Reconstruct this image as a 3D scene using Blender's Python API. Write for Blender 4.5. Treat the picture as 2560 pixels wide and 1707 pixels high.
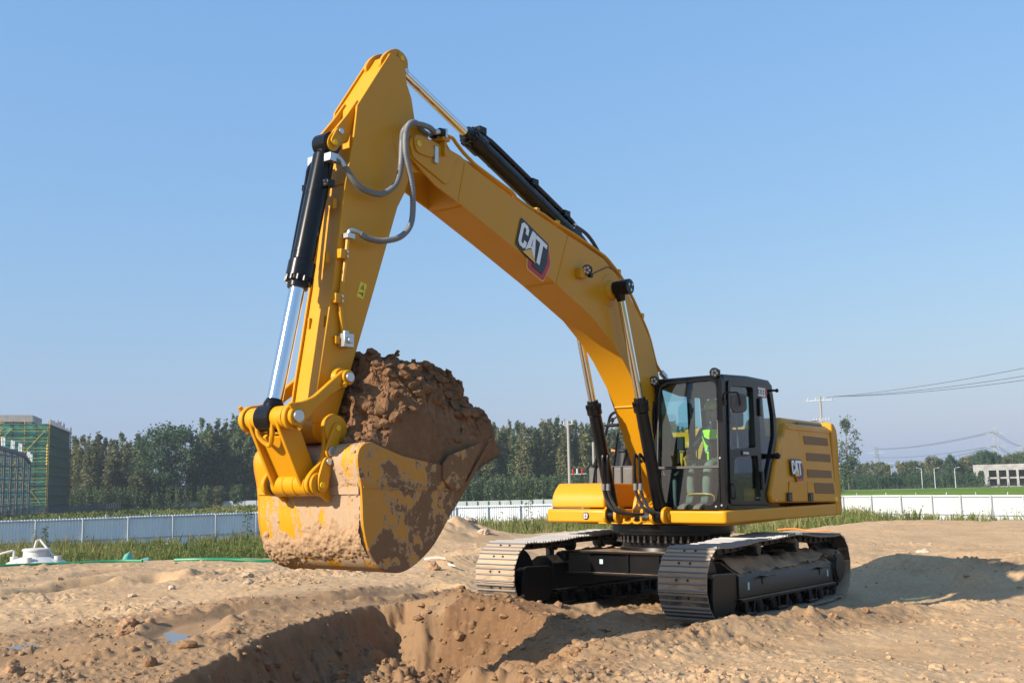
import bpy, bmesh, math, random
import numpy as np
from mathutils import Vector, Matrix
for o in list(bpy.data.objects): bpy.data.objects.remove(o)
S = bpy.context.scene; COL = S.collection
R = math.radians; PI = math.pi
rng = random.Random(7); nr = np.random.default_rng(11)

CAM_F = (-0.7803, -0.61085, 0.13416); CAM_R = (-0.61867, 0.78533, -0.02258); CAM_U = (0.09157, 0.10062, 0.9907)   # view, right and up directions
SKY_STRENGTH, SUN_STRENGTH, EXPOSURE, HAZE = .102, 4.6, .82, .00024
# ------------------------------------------------------------------ camera, sky, sun, exposure
CAM = Vector((12.9927, 7.4534, 1.6827))
cam = bpy.data.cameras.new('camera'); camo = bpy.data.objects.new('camera', cam); COL.objects.link(camo)
def set_cam(f, r, u):
    m = Matrix((r, u, -f)).transposed().to_4x4(); m.translation = CAM; camo.matrix_world = m
cam.sensor_width = 36; cam.lens = 37.233; cam.clip_end = 6000; cam.clip_start = .1
set_cam(Vector(CAM_F), Vector(CAM_R), Vector(CAM_U))
S.camera = camo
SUN_EL, SUN_AZ = R(28), R(-18)
sdir = Vector((math.cos(SUN_AZ)*math.cos(SUN_EL), math.sin(SUN_AZ)*math.cos(SUN_EL), math.sin(SUN_EL)))
W = bpy.data.worlds.new('World'); S.world = W; W.use_nodes = True
nt = W.node_tree; nt.nodes.clear()
sky = nt.nodes.new('ShaderNodeTexSky'); sky.sky_type = 'NISHITA'; sky.sun_disc = False
sky.sun_elevation = SUN_EL; sky.sun_rotation = math.atan2(sdir.x, sdir.y)
sky.altitude = 0; sky.air_density = 2.0; sky.dust_density = 1.0; sky.ozone_density = 2.0
bg = nt.nodes.new('ShaderNodeBackground'); bg.inputs[1].default_value = SKY_STRENGTH
wo = nt.nodes.new('ShaderNodeOutputWorld')
veil = nt.nodes.new('ShaderNodeMix'); veil.data_type = 'RGBA'; veil.inputs[0].default_value = .66   # hazy day: an even veil of scattered light over the clear sky
veil.inputs[7].default_value = (.88, 2.22, 4.80, 1); nt.links.new(sky.outputs[0], veil.inputs[6]); nt.links.new(veil.outputs[2], bg.inputs[0]); nt.links.new(bg.outputs[0], wo.inputs[0])
sl = bpy.data.lights.new('sun', 'SUN'); sl.energy = SUN_STRENGTH; sl.angle = R(.55); sl.color = (1, .90, .76)
so = bpy.data.objects.new('sun', sl); COL.objects.link(so); so.rotation_euler = sdir.to_track_quat('Z', 'Y').to_euler()
so.location = (0, 0, 40)
S.view_settings.view_transform = 'Standard'; S.view_settings.look = 'None'
S.view_settings.exposure = EXPOSURE; S.view_settings.gamma = 1; S.view_settings.use_curve_mapping = False
S.render.engine = 'CYCLES'
S.cycles.max_bounces = 8; S.cycles.transparent_max_bounces = 16; S.cycles.volume_bounces = 1
S.cycles.use_denoising = True

# ------------------------------------------------------------------ noise
def _h(ix, iy, iz, s):
    n = (ix.astype(np.int64)*374761393 + iy.astype(np.int64)*668265263 + iz.astype(np.int64)*1274126177 + s*974634779) & 0xffffffff
    n = ((n ^ (n >> 13))*1274126177) & 0xffffffff
    return ((n ^ (n >> 16)) & 0xffff)/65535.0
def vn2(x, y, s=0):
    ix, iy = np.floor(x), np.floor(y); fx, fy = x-ix, y-iy
    fx = fx*fx*(3-2*fx); fy = fy*fy*(3-2*fy); z = np.zeros_like(ix)
    a = _h(ix, iy, z, s); b = _h(ix+1, iy, z, s); c = _h(ix, iy+1, z, s); d = _h(ix+1, iy+1, z, s)
    return (a*(1-fx)+b*fx)*(1-fy)+(c*(1-fx)+d*fx)*fy
def vn3(x, y, z, s=0):
    iz = np.floor(z); fz = z-iz; fz = fz*fz*(3-2*fz)
    ix, iy = np.floor(x), np.floor(y); fx, fy = x-ix, y-iy
    fx = fx*fx*(3-2*fx); fy = fy*fy*(3-2*fy)
    def L(k):
        a = _h(ix, iy, iz+k, s); b = _h(ix+1, iy, iz+k, s); c = _h(ix, iy+1, iz+k, s); d = _h(ix+1, iy+1, iz+k, s)
        return (a*(1-fx)+b*fx)*(1-fy)+(c*(1-fx)+d*fx)*fy
    return L(0)*(1-fz)+L(1)*fz
def fbm(x, y, o=4, s=0, g=.5):
    a, t, n = 1, 0, 0
    for k in range(o):
        t = t+a*(vn2(x, y, s+k*17)-.5); n += a; a *= g
        x, y = x*1.62-y*1.18, x*1.18+y*1.62
    return t/n*2
def fbm3(x, y, z, o=4, s=0, g=.5):
    a, t, n = 1, 0, 0
    for k in range(o):
        t = t+a*(vn3(x, y, z, s+k*17)-.5); n += a; a *= g; x, y, z = x*2.03+3.1, y*2.01-1.7, z*2.02+.9
    return t/n*2
def cells(x, y, s=0, z=None):   # cellular lumps: 1 at a clod's middle falling to 0, plus a random number per clod
    ix, iy = np.floor(x), np.floor(y); best = np.full(x.shape, 9.0); rid = np.zeros(x.shape); zz = np.zeros_like(ix)
    for a in (-1, 0, 1):
        for b in (-1, 0, 1):
            cx, cy = ix+a, iy+b; px, py = cx+_h(cx, cy, zz, s), cy+_h(cx, cy, zz+1, s); d = (x-px)**2+(y-py)**2
            k = d < best; best = np.where(k, d, best); rid = np.where(k, _h(cx, cy, zz+2, s), rid)
    return np.sqrt(best), rid
def lumps(x, y, s, keep=.5):
    d, r = cells(x, y, s); R_ = np.clip((r-(1-keep))/keep, 0, 1)*.42+.12
    return np.where(r > 1-keep, np.sqrt(np.clip(1-(d/R_)**2, 0, 1))*R_, 0)
def sstep(a, b, x):
    t = np.clip((x-a)/(b-a), 0, 1); return t*t*(3-2*t)

# ------------------------------------------------------------------ materials
def mat(name):
    m = bpy.data.materials.new(name); m.use_nodes = True
    n = m.node_tree; b = n.nodes['Principled BSDF']; return m, n, b
def nd(n, t, **k):
    x = n.nodes.new(t)
    for a, v in k.items(): setattr(x, a, v)
    return x
def noise(n, scale, detail=4, rough=.55, coord='Object', sc=None, dist=0):
    tc = nd(n, 'ShaderNodeTexCoord'); t = nd(n, 'ShaderNodeTexNoise')
    t.inputs['Scale'].default_value = scale; t.inputs['Detail'].default_value = detail; t.inputs['Roughness'].default_value = rough
    t.inputs['Distortion'].default_value = dist
    if sc:
        mp = nd(n, 'ShaderNodeMapping'); mp.inputs['Scale'].default_value = sc
        n.links.new(tc.outputs[coord], mp.inputs[0]); n.links.new(mp.outputs[0], t.inputs[0])
    else: n.links.new(tc.outputs[coord], t.inputs[0])
    return t.outputs[0]
def ramp(n, src, stops):
    r = nd(n, 'ShaderNodeValToRGB'); e = r.color_ramp.elements
    while len(e) < len(stops): e.new(.5)
    for q, (p, c) in zip(e, stops): q.position = p; q.color = (*c, 1) if len(c) == 3 else c
    n.links.new(src, r.inputs[0]); return r.outputs[0]
def mix(n, fac, a, b, t='MIX'):
    m = nd(n, 'ShaderNodeMix', data_type='RGBA', blend_type=t)
    for i, v in ((0, fac), (6, a), (7, b)):
        if isinstance(v, (int, float)): m.inputs[i].default_value = v
        elif isinstance(v, tuple): m.inputs[i].default_value = (*v, 1)
        else: n.links.new(v, m.inputs[i])
    return m.outputs[2]
def mth(n, op, a, b=0.0, clamp=False):
    m = nd(n, 'ShaderNodeMath', operation=op); m.use_clamp = clamp
    for i, v in ((0, a), (1, b)):
        if isinstance(v, (int, float)): m.inputs[i].default_value = v
        else: n.links.new(v, m.inputs[i])
    return m.outputs[0]
def bump(n, b, h, strength=.3, dist=.01):
    x = nd(n, 'ShaderNodeBump'); x.inputs['Strength'].default_value = strength; x.inputs['Distance'].default_value = dist
    n.links.new(h, x.inputs['Height']); n.links.new(x.outputs[0], b.inputs['Normal'])
def flat(name, c, rough=.5, metal=0, var=.0, scale=6, spec=.5):
    m, n, b = mat(name); b.inputs['Roughness'].default_value = rough; b.inputs['Metallic'].default_value = metal
    b.inputs['Specular IOR Level'].default_value = spec
    if var:
        c2 = tuple(min(1, v*(1+var)) for v in c); c1 = tuple(v*(1-var) for v in c)
        n.links.new(ramp(n, noise(n, scale), [(.3, c1), (.7, c2)]), b.inputs['Base Color'])
    else: b.inputs['Base Color'].default_value = (*c, 1)
    return m
DUST = (.44, .29, .175); MUD = (.17, .095, .05)
def upness(n):
    g = nd(n, 'ShaderNodeNewGeometry'); s = nd(n, 'ShaderNodeSeparateXYZ'); n.links.new(g.outputs['Normal'], s.inputs[0]); return s.outputs[2]
def paint(name, c, dust=.12, rough=.34):
    m, n, b = mat(name)
    big = noise(n, 1.7, 5, .6); fine = noise(n, 60, 3)
    col = mix(n, ramp(n, big, [(.35, (0, 0, 0)), (.8, (dust, dust, dust))]), c, tuple(.55*a+.45*d for a, d in zip(c, DUST)))
    n.links.new(col, b.inputs['Base Color'])
    n.links.new(ramp(n, big, [(.3, (rough-.06,)*3), (.75, (rough+.14,)*3)]), b.inputs['Roughness'])
    b.inputs['Specular IOR Level'].default_value = .32
    bump(n, b, noise(n, 90, 2), .04, .002); return m
def dusty(name, c, rough=.4, lo=.45, hi=.9, amount=.9, dust=DUST):
    m, n, b = mat(name)
    nz = noise(n, 5, 6, .65); nf = noise(n, 28, 4, .6)
    up = mth(n, 'MULTIPLY_ADD', upness(n), .55); up.node.inputs[2].default_value = -.1
    k = mth(n, 'ADD', mth(n, 'MULTIPLY', nz, .75), up); k = mth(n, 'ADD', k, mth(n, 'MULTIPLY', nf, .12))
    f = ramp(n, k, [(lo, (0, 0, 0)), (hi, (amount,)*3)])
    n.links.new(mix(n, f, c, mix(n, nf, tuple(v*.75 for v in dust), dust)), b.inputs['Base Color'])
    n.links.new(mix(n, f, (rough,)*3, (.95,)*3), b.inputs['Roughness'])
    b.inputs['Specular IOR Level'].default_value = .2; bump(n, b, mth(n, 'MULTIPLY', f, nf), .5, .01); return m
YEL = (.58, .262, .004)
M = {}
M['yellow'] = paint('yellow_paint', YEL, .06)
M['black'] = flat('black_paint', (.006, .006, .007), .22, var=.25, spec=.3)
M['blackdust'] = dusty('dusty_black_paint', (.006, .006, .006), .35, .62, .95)
M['trackfr'] = dusty('track_frame_paint', (.007, .007, .007), .35, .56, .84)
M['undermud'] = dusty('muddy_roller_paint', (.010, .009, .008), .5, .50, .82, .8)
M['shoe'] = dusty('dirty_track_shoe', (.10, .075, .055), .8, .05, .40, .95, (.52, .375, .25))
M['grouser'] = dusty('worn_grouser_steel', (.22, .22, .22), .42, .60, .95, .8)
M['grouser'].node_tree.nodes['Principled BSDF'].inputs['Metallic'].default_value = .1
M['link'] = flat('track_link_steel', (.03, .025, .022), .6, .3, var=.4, scale=14)
M['chrome'] = flat('chrome_rod', (.78, .78, .78), .09, 1)
M['steel'] = flat('zinc_steel', (.55, .56, .57), .35, .9)
M['post_'] = flat('dull_fitting_steel', (.26, .26, .26), .4, .8)
M['rubber'] = flat('hose_sleeve', (.045, .046, .05), .5)
M['greyhose'] = flat('grey_spiral_hose', (.16, .165, .175), .42)
M['plastic'] = flat('black_plastic', (.012, .012, .013), .5, spec=.3)
M['greyplastic'] = flat('grey_plastic', (.09, .085, .08), .6, var=.2)
M['lens'] = flat('lamp_lens', (.62, .6, .56), .15)
M['yelcap'] = flat('yellow_cap', (.75, .48, .0), .4)
M['white'] = flat('white_vinyl', (.80, .80, .80), .4)
M['logoblack'] = flat('black_vinyl', (.01, .01, .01), .35)
M['red'] = flat('red_vinyl', (.45, .012, .015), .35)
M['gold'] = flat('gold_vinyl', (.72, .40, .06), .35)
M['warn'] = flat('yellow_sticker', (.78, .60, .02), .4)
M['mint'] = flat('mint_sticker', (.42, .62, .62), .5)
M['grille'] = flat('vent_mesh', (.20, .105, .028), .6, var=.15, scale=90)
def glassmat(name, tint, refl=1.0):
    m, n, b = mat(name); n.nodes.remove(b); out = n.nodes['Material Output']
    t = nd(n, 'ShaderNodeBsdfTransparent'); t.inputs[0].default_value = (*tint, 1)
    g = nd(n, 'ShaderNodeBsdfGlossy'); g.inputs[1].default_value = .02; g.inputs[0].default_value = (.9, .95, 1, 1)
    f = nd(n, 'ShaderNodeFresnel'); f.inputs[0].default_value = 1.5
    x = nd(n, 'ShaderNodeMixShader'); n.links.new(mth(n, 'MULTIPLY', f.outputs[0], refl), x.inputs[0])
    n.links.new(t.outputs[0], x.inputs[1]); n.links.new(g.outputs[0], x.inputs[2]); n.links.new(x.outputs[0], out.inputs[0]); return m
M['glass'] = glassmat('tinted_cab_glass', (.62, .86, .88), 2.3)
M['glassdark'] = glassmat('tinted_side_glass', (.55, .70, .72), 1.3)

# ------------------------------------------------------------------ mesh helpers
class MB:
    def __init__(s): s.v = []; s.f = []; s.m = []
    def add(s, v, f, m=0):
        k = len(s.v); s.v += [tuple(p) for p in v]; s.f += [tuple(i+k for i in q) for q in f]; s.m += [m]*len(f); return s
    def box(s, x0, x1, y0, y1, z0, z1, m=0):
        return s.add([(x0, y0, z0), (x1, y0, z0), (x1, y1, z0), (x0, y1, z0), (x0, y0, z1), (x1, y0, z1), (x1, y1, z1), (x0, y1, z1)],
                     [(3, 2, 1, 0), (4, 5, 6, 7), (0, 1, 5, 4), (1, 2, 6, 5), (2, 3, 7, 6), (3, 0, 4, 7)], m)
    def prism(s, pts, a, b, ax='y', m=0):
        n = len(pts)
        def P(p, h): return (p[0], h, p[1]) if ax == 'y' else (h, p[0], p[1]) if ax == 'x' else (p[0], p[1], h)
        return s.add([P(p, a) for p in pts]+[P(p, b) for p in pts],
                     [tuple(range(n)), tuple(range(2*n-1, n-1, -1))]+[(i, i+n, (i+1) % n+n, (i+1) % n) for i in range(n)], m)
    def cyl(s, p0, p1, r0, r1=None, n=20, m=0, cap=True):
        r1 = r0 if r1 is None else r1; p0, p1 = Vector(p0), Vector(p1); d = (p1-p0).normalized()
        a = d.orthogonal().normalized(); b = d.cross(a); v = []
        for p, r in ((p0, r0), (p1, r1)):
            for i in range(n):
                t = 2*PI*i/n; v.append(p+(a*math.cos(t)+b*math.sin(t))*r)
        f = [(i, (i+1) % n, (i+1) % n+n, i+n) for i in range(n)]
        if cap: f += [tuple(range(n-1, -1, -1)), tuple(range(n, 2*n))]
        return s.add(v, f, m)
    def rod(s, p0, p1, prof, n=24, m=0):   # prof: (t along 0..1 or metres, r)
        p0, p1 = Vector(p0), Vector(p1); L = (p1-p0).length; d = (p1-p0)/L; a = d.orthogonal().normalized(); b = d.cross(a); v = []
        for t, r in prof:
            for i in range(n):
                q = 2*PI*i/n; v.append(p0+d*t+(a*math.cos(q)+b*math.sin(q))*max(r, 1e-4))
        f = []
        for j in range(len(prof)-1):
            for i in range(n): f.append((j*n+i, j*n+(i+1) % n, (j+1)*n+(i+1) % n, (j+1)*n+i))
        f += [tuple(range(n-1, -1, -1)), tuple(range((len(prof)-1)*n, len(prof)*n))]
        return s.add(v, f, m)
    def tube(s, pts, r, n=8, m=0, smooth=0):
        pts = [Vector(p) for p in pts]
        if smooth:
            q = []
            for i in range(len(pts)-1):
                p0, p1, p2, p3 = pts[max(i-1, 0)], pts[i], pts[i+1], pts[min(i+2, len(pts)-1)]
                for k in range(smooth):
                    t = k/smooth
                    q.append(.5*((2*p1)+(p2-p0)*t+(2*p0-5*p1+4*p2-p3)*t*t+(3*p1-p0-3*p2+p3)*t**3))
            pts = q+[pts[-1]]
        v = []; up = None
        for i, p in enumerate(pts):
            d = (pts[min(i+1, len(pts)-1)]-pts[max(i-1, 0)])
            d = d.normalized() if d.length > 1e-9 else Vector((0, 0, 1))
            up = d.orthogonal().normalized() if up is None else (up-d*up.dot(d)).normalized()
            b = d.cross(up); rr = r[i] if isinstance(r, list) else r
            for k in range(n):
                t = 2*PI*k/n; v.append(p+(up*math.cos(t)+b*math.sin(t))*rr)
        f = [(i*n+k, i*n+(k+1) % n, (i+1)*n+(k+1) % n, (i+1)*n+k) for i in range(len(pts)-1) for k in range(n)]
        f += [tuple(range(n-1, -1, -1)), tuple(range((len(pts)-1)*n, len(pts)*n))]
        return s.add(v, f, m)
    def ball(s, c, r, nu=14, nv=9, m=0, sx=1, sy=1, sz=1):
        v = []; f = []
        for j in range(nv+1):
            t = PI*j/nv
            for i in range(nu):
                p = 2*PI*i/nu; v.append((c[0]+sx*r*math.sin(t)*math.cos(p), c[1]+sy*r*math.sin(t)*math.sin(p), c[2]+sz*r*math.cos(t)))
        for j in range(nv):
            for i in range(nu): f.append((j*nu+i, (j+1)*nu+i, (j+1)*nu+(i+1) % nu, j*nu+(i+1) % nu))
        return s.add(v, f, m)
    def sheet(s, outer, holes, O, U, V, th, m=0):   # plate with holes; outline in (u,v), thickness th along U x V
        O, U, V = Vector(O), Vector(U), Vector(V); N = U.cross(V).normalized()
        cu = bpy.data.curves.new('t', 'CURVE'); cu.dimensions = '2D'; cu.fill_mode = 'BOTH'; cu.extrude = th/2
        for poly in [outer]+list(holes):
            sp = cu.splines.new('POLY'); sp.points.add(len(poly)-1); sp.use_cyclic_u = True
            for p, q in zip(sp.points, poly): p.co = (q[0], q[1], 0, 1)
        ob = bpy.data.objects.new('t', cu); me = bpy.data.meshes.new_from_object(ob)
        s.add([O+U*v.co.x+V*v.co.y+N*(v.co.z+th/2) for v in me.vertices], [tuple(p.vertices) for p in me.polygons], m)
        bpy.data.objects.remove(ob); bpy.data.curves.remove(cu); bpy.data.meshes.remove(me); return s
    def mesh(s, name, mats, smooth=True, recalc=True, ang=32):
        me = bpy.data.meshes.new(name); me.from_pydata(s.v, [], s.f)
        for m in (mats if isinstance(mats, (list, tuple)) else [mats]): me.materials.append(m)
        if any(s.m): me.polygons.foreach_set('material_index', s.m)
        if recalc:
            bm = bmesh.new(); bm.from_mesh(me); bmesh.ops.remove_doubles(bm, verts=bm.verts, dist=1e-5)
            bmesh.ops.recalc_face_normals(bm, faces=bm.faces); bm.to_mesh(me); bm.free()
        if smooth:
            me.polygons.foreach_set('use_smooth', [True]*len(me.polygons)); me.set_sharp_from_angle(angle=R(ang))
        me.update(); return me
def link(name, me, parent=None, loc=None, rot=None):
    o = bpy.data.objects.new(name, me); COL.objects.link(o)
    if parent: o.parent = parent
    if loc is not None: o.location = loc
    if rot is not None: o.rotation_euler = rot
    return o
def obj(name, mb, mats, parent=None, bevel=0, seg=2, **k):
    mats = [M[m] if isinstance(m, str) else m for m in (mats if isinstance(mats, (list, tuple)) else [mats])]
    o = link(name, mb.mesh(name, mats, **k), parent)
    if bevel:
        b = o.modifiers.new('bevel', 'BEVEL'); b.width = bevel; b.segments = seg; b.limit_method = 'ANGLE'; b.angle_limit = R(38)
    return o
def empty(name, loc=(0, 0, 0), rz=0, parent=None):
    o = bpy.data.objects.new(name, None); COL.objects.link(o); o.location = loc; o.rotation_euler = (0, 0, rz); o.parent = parent
    o.empty_display_size = .2; return o
def tag(o, label=None, cat=None, group=None, kind=None):
    for k, v in (('label', label), ('category', cat), ('group', group), ('kind', kind)):
        if v: o[k] = v
    return o
def arr_mesh(name, V, F, mats, smooth=False, attrs=None, mi=None):
    me = bpy.data.meshes.new(name); V = np.asarray(V, np.float32); F = np.asarray(F, np.int32); k = F.shape[1]
    me.vertices.add(len(V)); me.vertices.foreach_set('co', V.ravel())
    me.loops.add(F.size); me.loops.foreach_set('vertex_index', F.ravel())
    me.polygons.add(len(F)); me.polygons.foreach_set('loop_start', np.arange(0, F.size, k, dtype=np.int32))
    for m in (mats if isinstance(mats, (list, tuple)) else [mats]): me.materials.append(M[m] if isinstance(m, str) else m)
    if mi is not None: me.polygons.foreach_set('material_index', np.asarray(mi, np.int32))
    me.polygons.foreach_set('use_smooth', np.full(len(F), smooth))
    for a, d in (attrs or {}).items():
        at = me.attributes.new(a, 'FLOAT', 'POINT'); at.data.foreach_set('value', np.asarray(d, np.float32))
    me.update(); me.validate(); return me
def grid_faces(nu, nv, wrap=False):
    i, j = np.meshgrid(np.arange(nu if wrap else nu-1), np.arange(nv-1), indexing='ij'); i2 = (i+1) % nu
    return np.stack([i*nv+j, i2*nv+j, i2*nv+j+1, i*nv+j+1], -1).reshape(-1, 4)
def rnd(pts, r, n=4):   # round the corners of a polygon
    out = []; k = len(pts)
    for i in range(k):
        p = Vector(pts[i]); a = Vector(pts[i-1])-p; b = Vector(pts[(i+1) % k])-p
        d = min(r, a.length*.45, b.length*.45); A = p+a.normalized()*d; B = p+b.normalized()*d
        for t in range(n+1):
            t /= n; q = A*(1-t)**2+p*2*t*(1-t)+B*t*t; out.append((q.x, q.y))
    return out
def attr(n, name):
    a = nd(n, 'ShaderNodeAttribute', attribute_name=name); return a.outputs['Fac']
# ------------------------------------------------------------------ terrain
YAW = math.atan2(CAM_F[1], CAM_F[0])
EDGE = [(-60, 30), (-35, 28), (-25.8, 28.4), (-20.3, 28.5), (-13.6, 27), (-8.2, 28), (-4.8, 32), (-1.7, 36), (4.7, 38), (13.2, 36), (17.2, 38), (21.1, 42), (25.8, 43), (33, 40), (41, 34), (70, 30)]
PIT = np.array([(7.71, -.68), (7.09, -1.12), (6.5, -1.44), (5.73, -1.98), (5.0, -2.32), (4.15, -2.69), (3.48, -2.93), (2.76, -3.17), (2.35, -2.85), (2.6, -2.05), (3.1, -1.75), (2.74, -1.42), (2.72, -.9), (2.82, -.3), (3.2, .15), (3.8, .9), (4.5, 1.5), (5.42, 1.96), (6.74, 2.55), (8.65, 3.21), (9.0, 1.9), (8.5, .25)])
PITW = [.5, .5, .5, .45, .42, .42, .45]+[.40, .35, .28, .28, .5, .8, 1.2, 1.4, 1.6, 1.6, 1.6, 1.6, 1.0, .6, .4]
RIDGE = [(2.1, -2.7, .06), (2.35, -2.1, .16), (2.5, -1.75, .25), (2.52, -1.45, .28), (2.48, -.95, .20), (2.65, -.35, .12), (3.0, .05, .08), (3.3, .45, .06), (3.6, .9, .03)]
BERM = [(4.2, 1.7, .05), (3.2, 1.85, .10), (2.2, 2.05, .12), (1.2, 2.25, .13), (.2, 2.5, .12), (-1.0, 2.8, .10), (-2.4, 3.3, .08)]
RUT = [(7.6, -3.9), (6.4, -3.1), (5.85, -2.95), (5.5, -3.3), (5.2, -3.9), (4.7, -4.35), (3.6, -4.45), (2.0, -4.1), (.2, -4.3)]
def seg_d(x, y, a, b):
    ax, ay = a[0], a[1]; dx, dy = b[0]-ax, b[1]-ay
    t = np.clip(((x-ax)*dx+(y-ay)*dy)/(dx*dx+dy*dy+1e-9), 0, 1)
    return np.hypot(x-ax-t*dx, y-ay-t*dy), t
def poly_d(x, y, pts):
    best = np.full(x.shape, 1e9); h = np.zeros(x.shape)
    for a, b in zip(pts[:-1], pts[1:]):
        d, t = seg_d(x, y, a, b)
        k = d < best; best = np.where(k, d, best)
        if len(a) > 2: h = np.where(k, a[2]+(b[2]-a[2])*t, h)
    return best, h
def terrain(x, y, fine=True):
    x = np.asarray(x, float); y = np.asarray(y, float)
    dx, dy = x-CAM.x, y-CAM.y; r = np.hypot(dx, dy)
    phi = -(np.degrees(np.arctan2(dy, dx)-YAW)+180) % 360-180
    phi = ((-(np.degrees(np.arctan2(dy, dx)-YAW))+180) % 360)-180
    e = np.interp(phi, [p for p, _ in EDGE], [d for _, d in EDGE])+fbm(phi*.35, np.zeros_like(phi), 3, 5)*1.1+fbm(x*.5, y*.5, 3, 6)*.8
    out = sstep(0, 3.2, r-e)
    z = (.025*x-.0088*y)*sstep(9, 4.5, np.hypot(x, y))
    near = 1-out
    z = z+fbm(x*.16, y*.16, 3, 21)*.16*sstep(3, 7, np.hypot(x, y))*near
    z = z+fbm(x*.7, y*.7, 4, 22)*.075*near
    # dug pit, with a ragged warped rim
    wx = x+fbm(x*1.6, y*1.6, 3, 31)*.16+fbm(x*6, y*6, 3, 33)*.05; wy = y+fbm(x*1.6, y*1.6, 3, 32)*.16+fbm(x*6, y*6, 3, 34)*.05
    bb = (wx > 1.5) & (wx < 10) & (wy > -4.2) & (wy < 4.2); pit = np.zeros_like(x)
    if bb.any():
        px, py = wx[bb], wy[bb]; ins = np.zeros(px.shape, bool); bd = np.full(px.shape, 1e9); bw = np.ones(px.shape); n = len(PIT)
        ws = np.zeros(px.shape); wt = np.zeros(px.shape)
        for i in range(n):
            a, b = PIT[i], PIT[(i+1) % n]
            c = ((a[1] > py) != (b[1] > py)) & (px < (b[0]-a[0])*(py-a[1])/(b[1]-a[1]+1e-12)+a[0]); ins ^= c
            d, _ = seg_d(px, py, a, b); bd = np.minimum(bd, d); k = 1/(d+.04)**3; ws += k; wt += k*PITW[i]
        bw = wt/ws*(.75+.9*np.abs(fbm(px*1.3, py*1.3, 3, 78)))
        t = np.where(ins, np.clip(bd/bw, 0, 1), 0); pit[bb] = t**.75
    z = z-pit*.66
    rd, rh = poly_d(x, y, RIDGE); wob = 1+.5*fbm(x*3, y*3, 3, 41)
    z = z+rh*np.exp(-(rd/.36)**2)*wob*(1-.55*pit)
    bd_, bh = poly_d(x, y, BERM); z = z+bh*np.exp(-(bd_/.38)**2)*(1+.8*fbm(x*2.2, y*2.2, 3, 42))
    # loose soil between the tracks and heaped at the far left
    z = z+.16*np.exp(-((x-1.9)/.9)**2-((y+.05)/.55)**2)*(1+fbm(x*3, y*3, 3, 43))
    for cx, cy, sx, sy, h in ((-12.5, -15.2, 1.6, 1.3, .55), (-10.2, -14.4, 1.6, 1, .25), (-7.2, -9.2, 1.3, 1.2, .2), (-8.2, 1.6, 1.5, 1.2, .22), (-6.6, 2.9, 1.2, .8, .2), (-10, -1.0, 2, 1.2, .15), (-3.9, -7.3, .9, .7, .2), (-24, -4.5, 3, 2.2, .12), (-5.2, 1.2, .5, .4, .22), (-6.0, 2.2, .45, .35, .24), (-4.9, 2.6, .4, .3, .18), (-7.2, .6, .6, .4, .2), (-5.6, 3.4, .5, .4, .18), (-3.6, 2.9, .4, .3, .12)):
        z = z+h*np.exp(-((x-cx)/sx)**2-((y-cy)/sy)**2)*(1+.5*fbm(x*1.7, y*1.7, 3, 44))
    for pts, w, h in (([(4.2, -11.2), (2.4, -11.3), (.7, -11.1)], .28, -.22), ([(1.2, -10.6), (-.6, -10.4)], .3, -.22), ([(3.6, -13.2), (.4, -13.2), (-2.6, -12.6)], .35, -.14)):
        d, _ = poly_d(x, y, pts); z = z+h*np.exp(-(d/w)**2)*(1+fbm(x*1.5, y*1.5, 2, 45))-.25*h*np.exp(-((d-.5)/.3)**2)*(1+fbm(x*2, y*2, 2, 46))
    ud, _ = poly_d(x+fbm(x, y, 2, 47)*.15, y, RUT)
    z = z-.075*sstep(.46, .25, ud)+.05*np.exp(-((ud-.58)/.1)**2)*(1+fbm(x*5, y*5, 2, 48))
    damp_shade = sstep(-.5, .5, ((y+6.9)*6.1+(x-5.8)*2.0)/6.42+fbm(x*.8, y*.8, 3, 51)*.8)*sstep(3.4, 2.4, y+.12*x+fbm(x, y, 3, 52)*.8-.3*(x > 5))*sstep(-1.2, .4, x+.25*y)
    damp_shade = np.clip(np.maximum(damp_shade*.55, sstep(.02, .2, pit)*.75), 0, 1)
    damp_shade = np.maximum(damp_shade, .85*np.exp(-(rd/.6)**2)); damp_shade = np.maximum(damp_shade, .25*sstep(.2, .6, fbm(x*.45, y*.45, 4, 53)))
    damp_shade = np.maximum(damp_shade, sstep(-1.75, -1.5, y+fbm(x*2, y*2, 2, 54)*.15)*sstep(.6, .1, y)*sstep(2.35, 2.6, x)*sstep(4.6, 3.6, x))  # painted shade: darkens the mound face before the far track with wet-soil colour
    damp_shade = np.maximum(damp_shade, .55*np.exp(-(np.maximum(np.abs(y)-1.0, 0)/.5)**2)*np.exp(-((x-1.6)/1.6)**2))
    if fine:
        loose = .35+.65*sstep(-.1, .35, fbm(x*.5, y*.5, 3, 61)); loose = np.maximum(loose, np.maximum(damp_shade, sstep(1.2, .2, bd_)))
        loose = loose*(1-.92*sstep(.55, .35, ud))
        c = np.abs(fbm(x*2.4, y*2.4, 2, 62)); c2 = vn2(x*7+fbm(x*3, y*3, 2, 66)*1.5, y*7, 63); c3 = vn2(x*17, y*17, 64)
        fl = np.where(r < 30, 1, .5)*loose*near; z = z+fl*(c*.035+np.maximum(c2-.5, 0)*.025+(c3-.5)*.014+fbm(x*9, y*9, 4, 65, .7)*.024)
        z = z+fl*(lumps(x*5.5, y*5.5, 71, .18)/5.5*.6+lumps(x*11, y*11, 72, .4)/11*.8+lumps(x*22, y*22, 73, .5)/22)*sstep(-.35, .25, fbm(x*.8, y*.8, 3, 74))
        z = z+pit*(1-pit)*4*(fbm(x*5+y*3, z*1.2, 4, 67, .65)*.26+np.maximum(vn2(x*9, y*9, 68)-.5, 0)*.16)+pit*(lumps(x*4, y*4, 75, .5)*.20+lumps(x*9, y*9, 76, .5)*.09)
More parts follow.
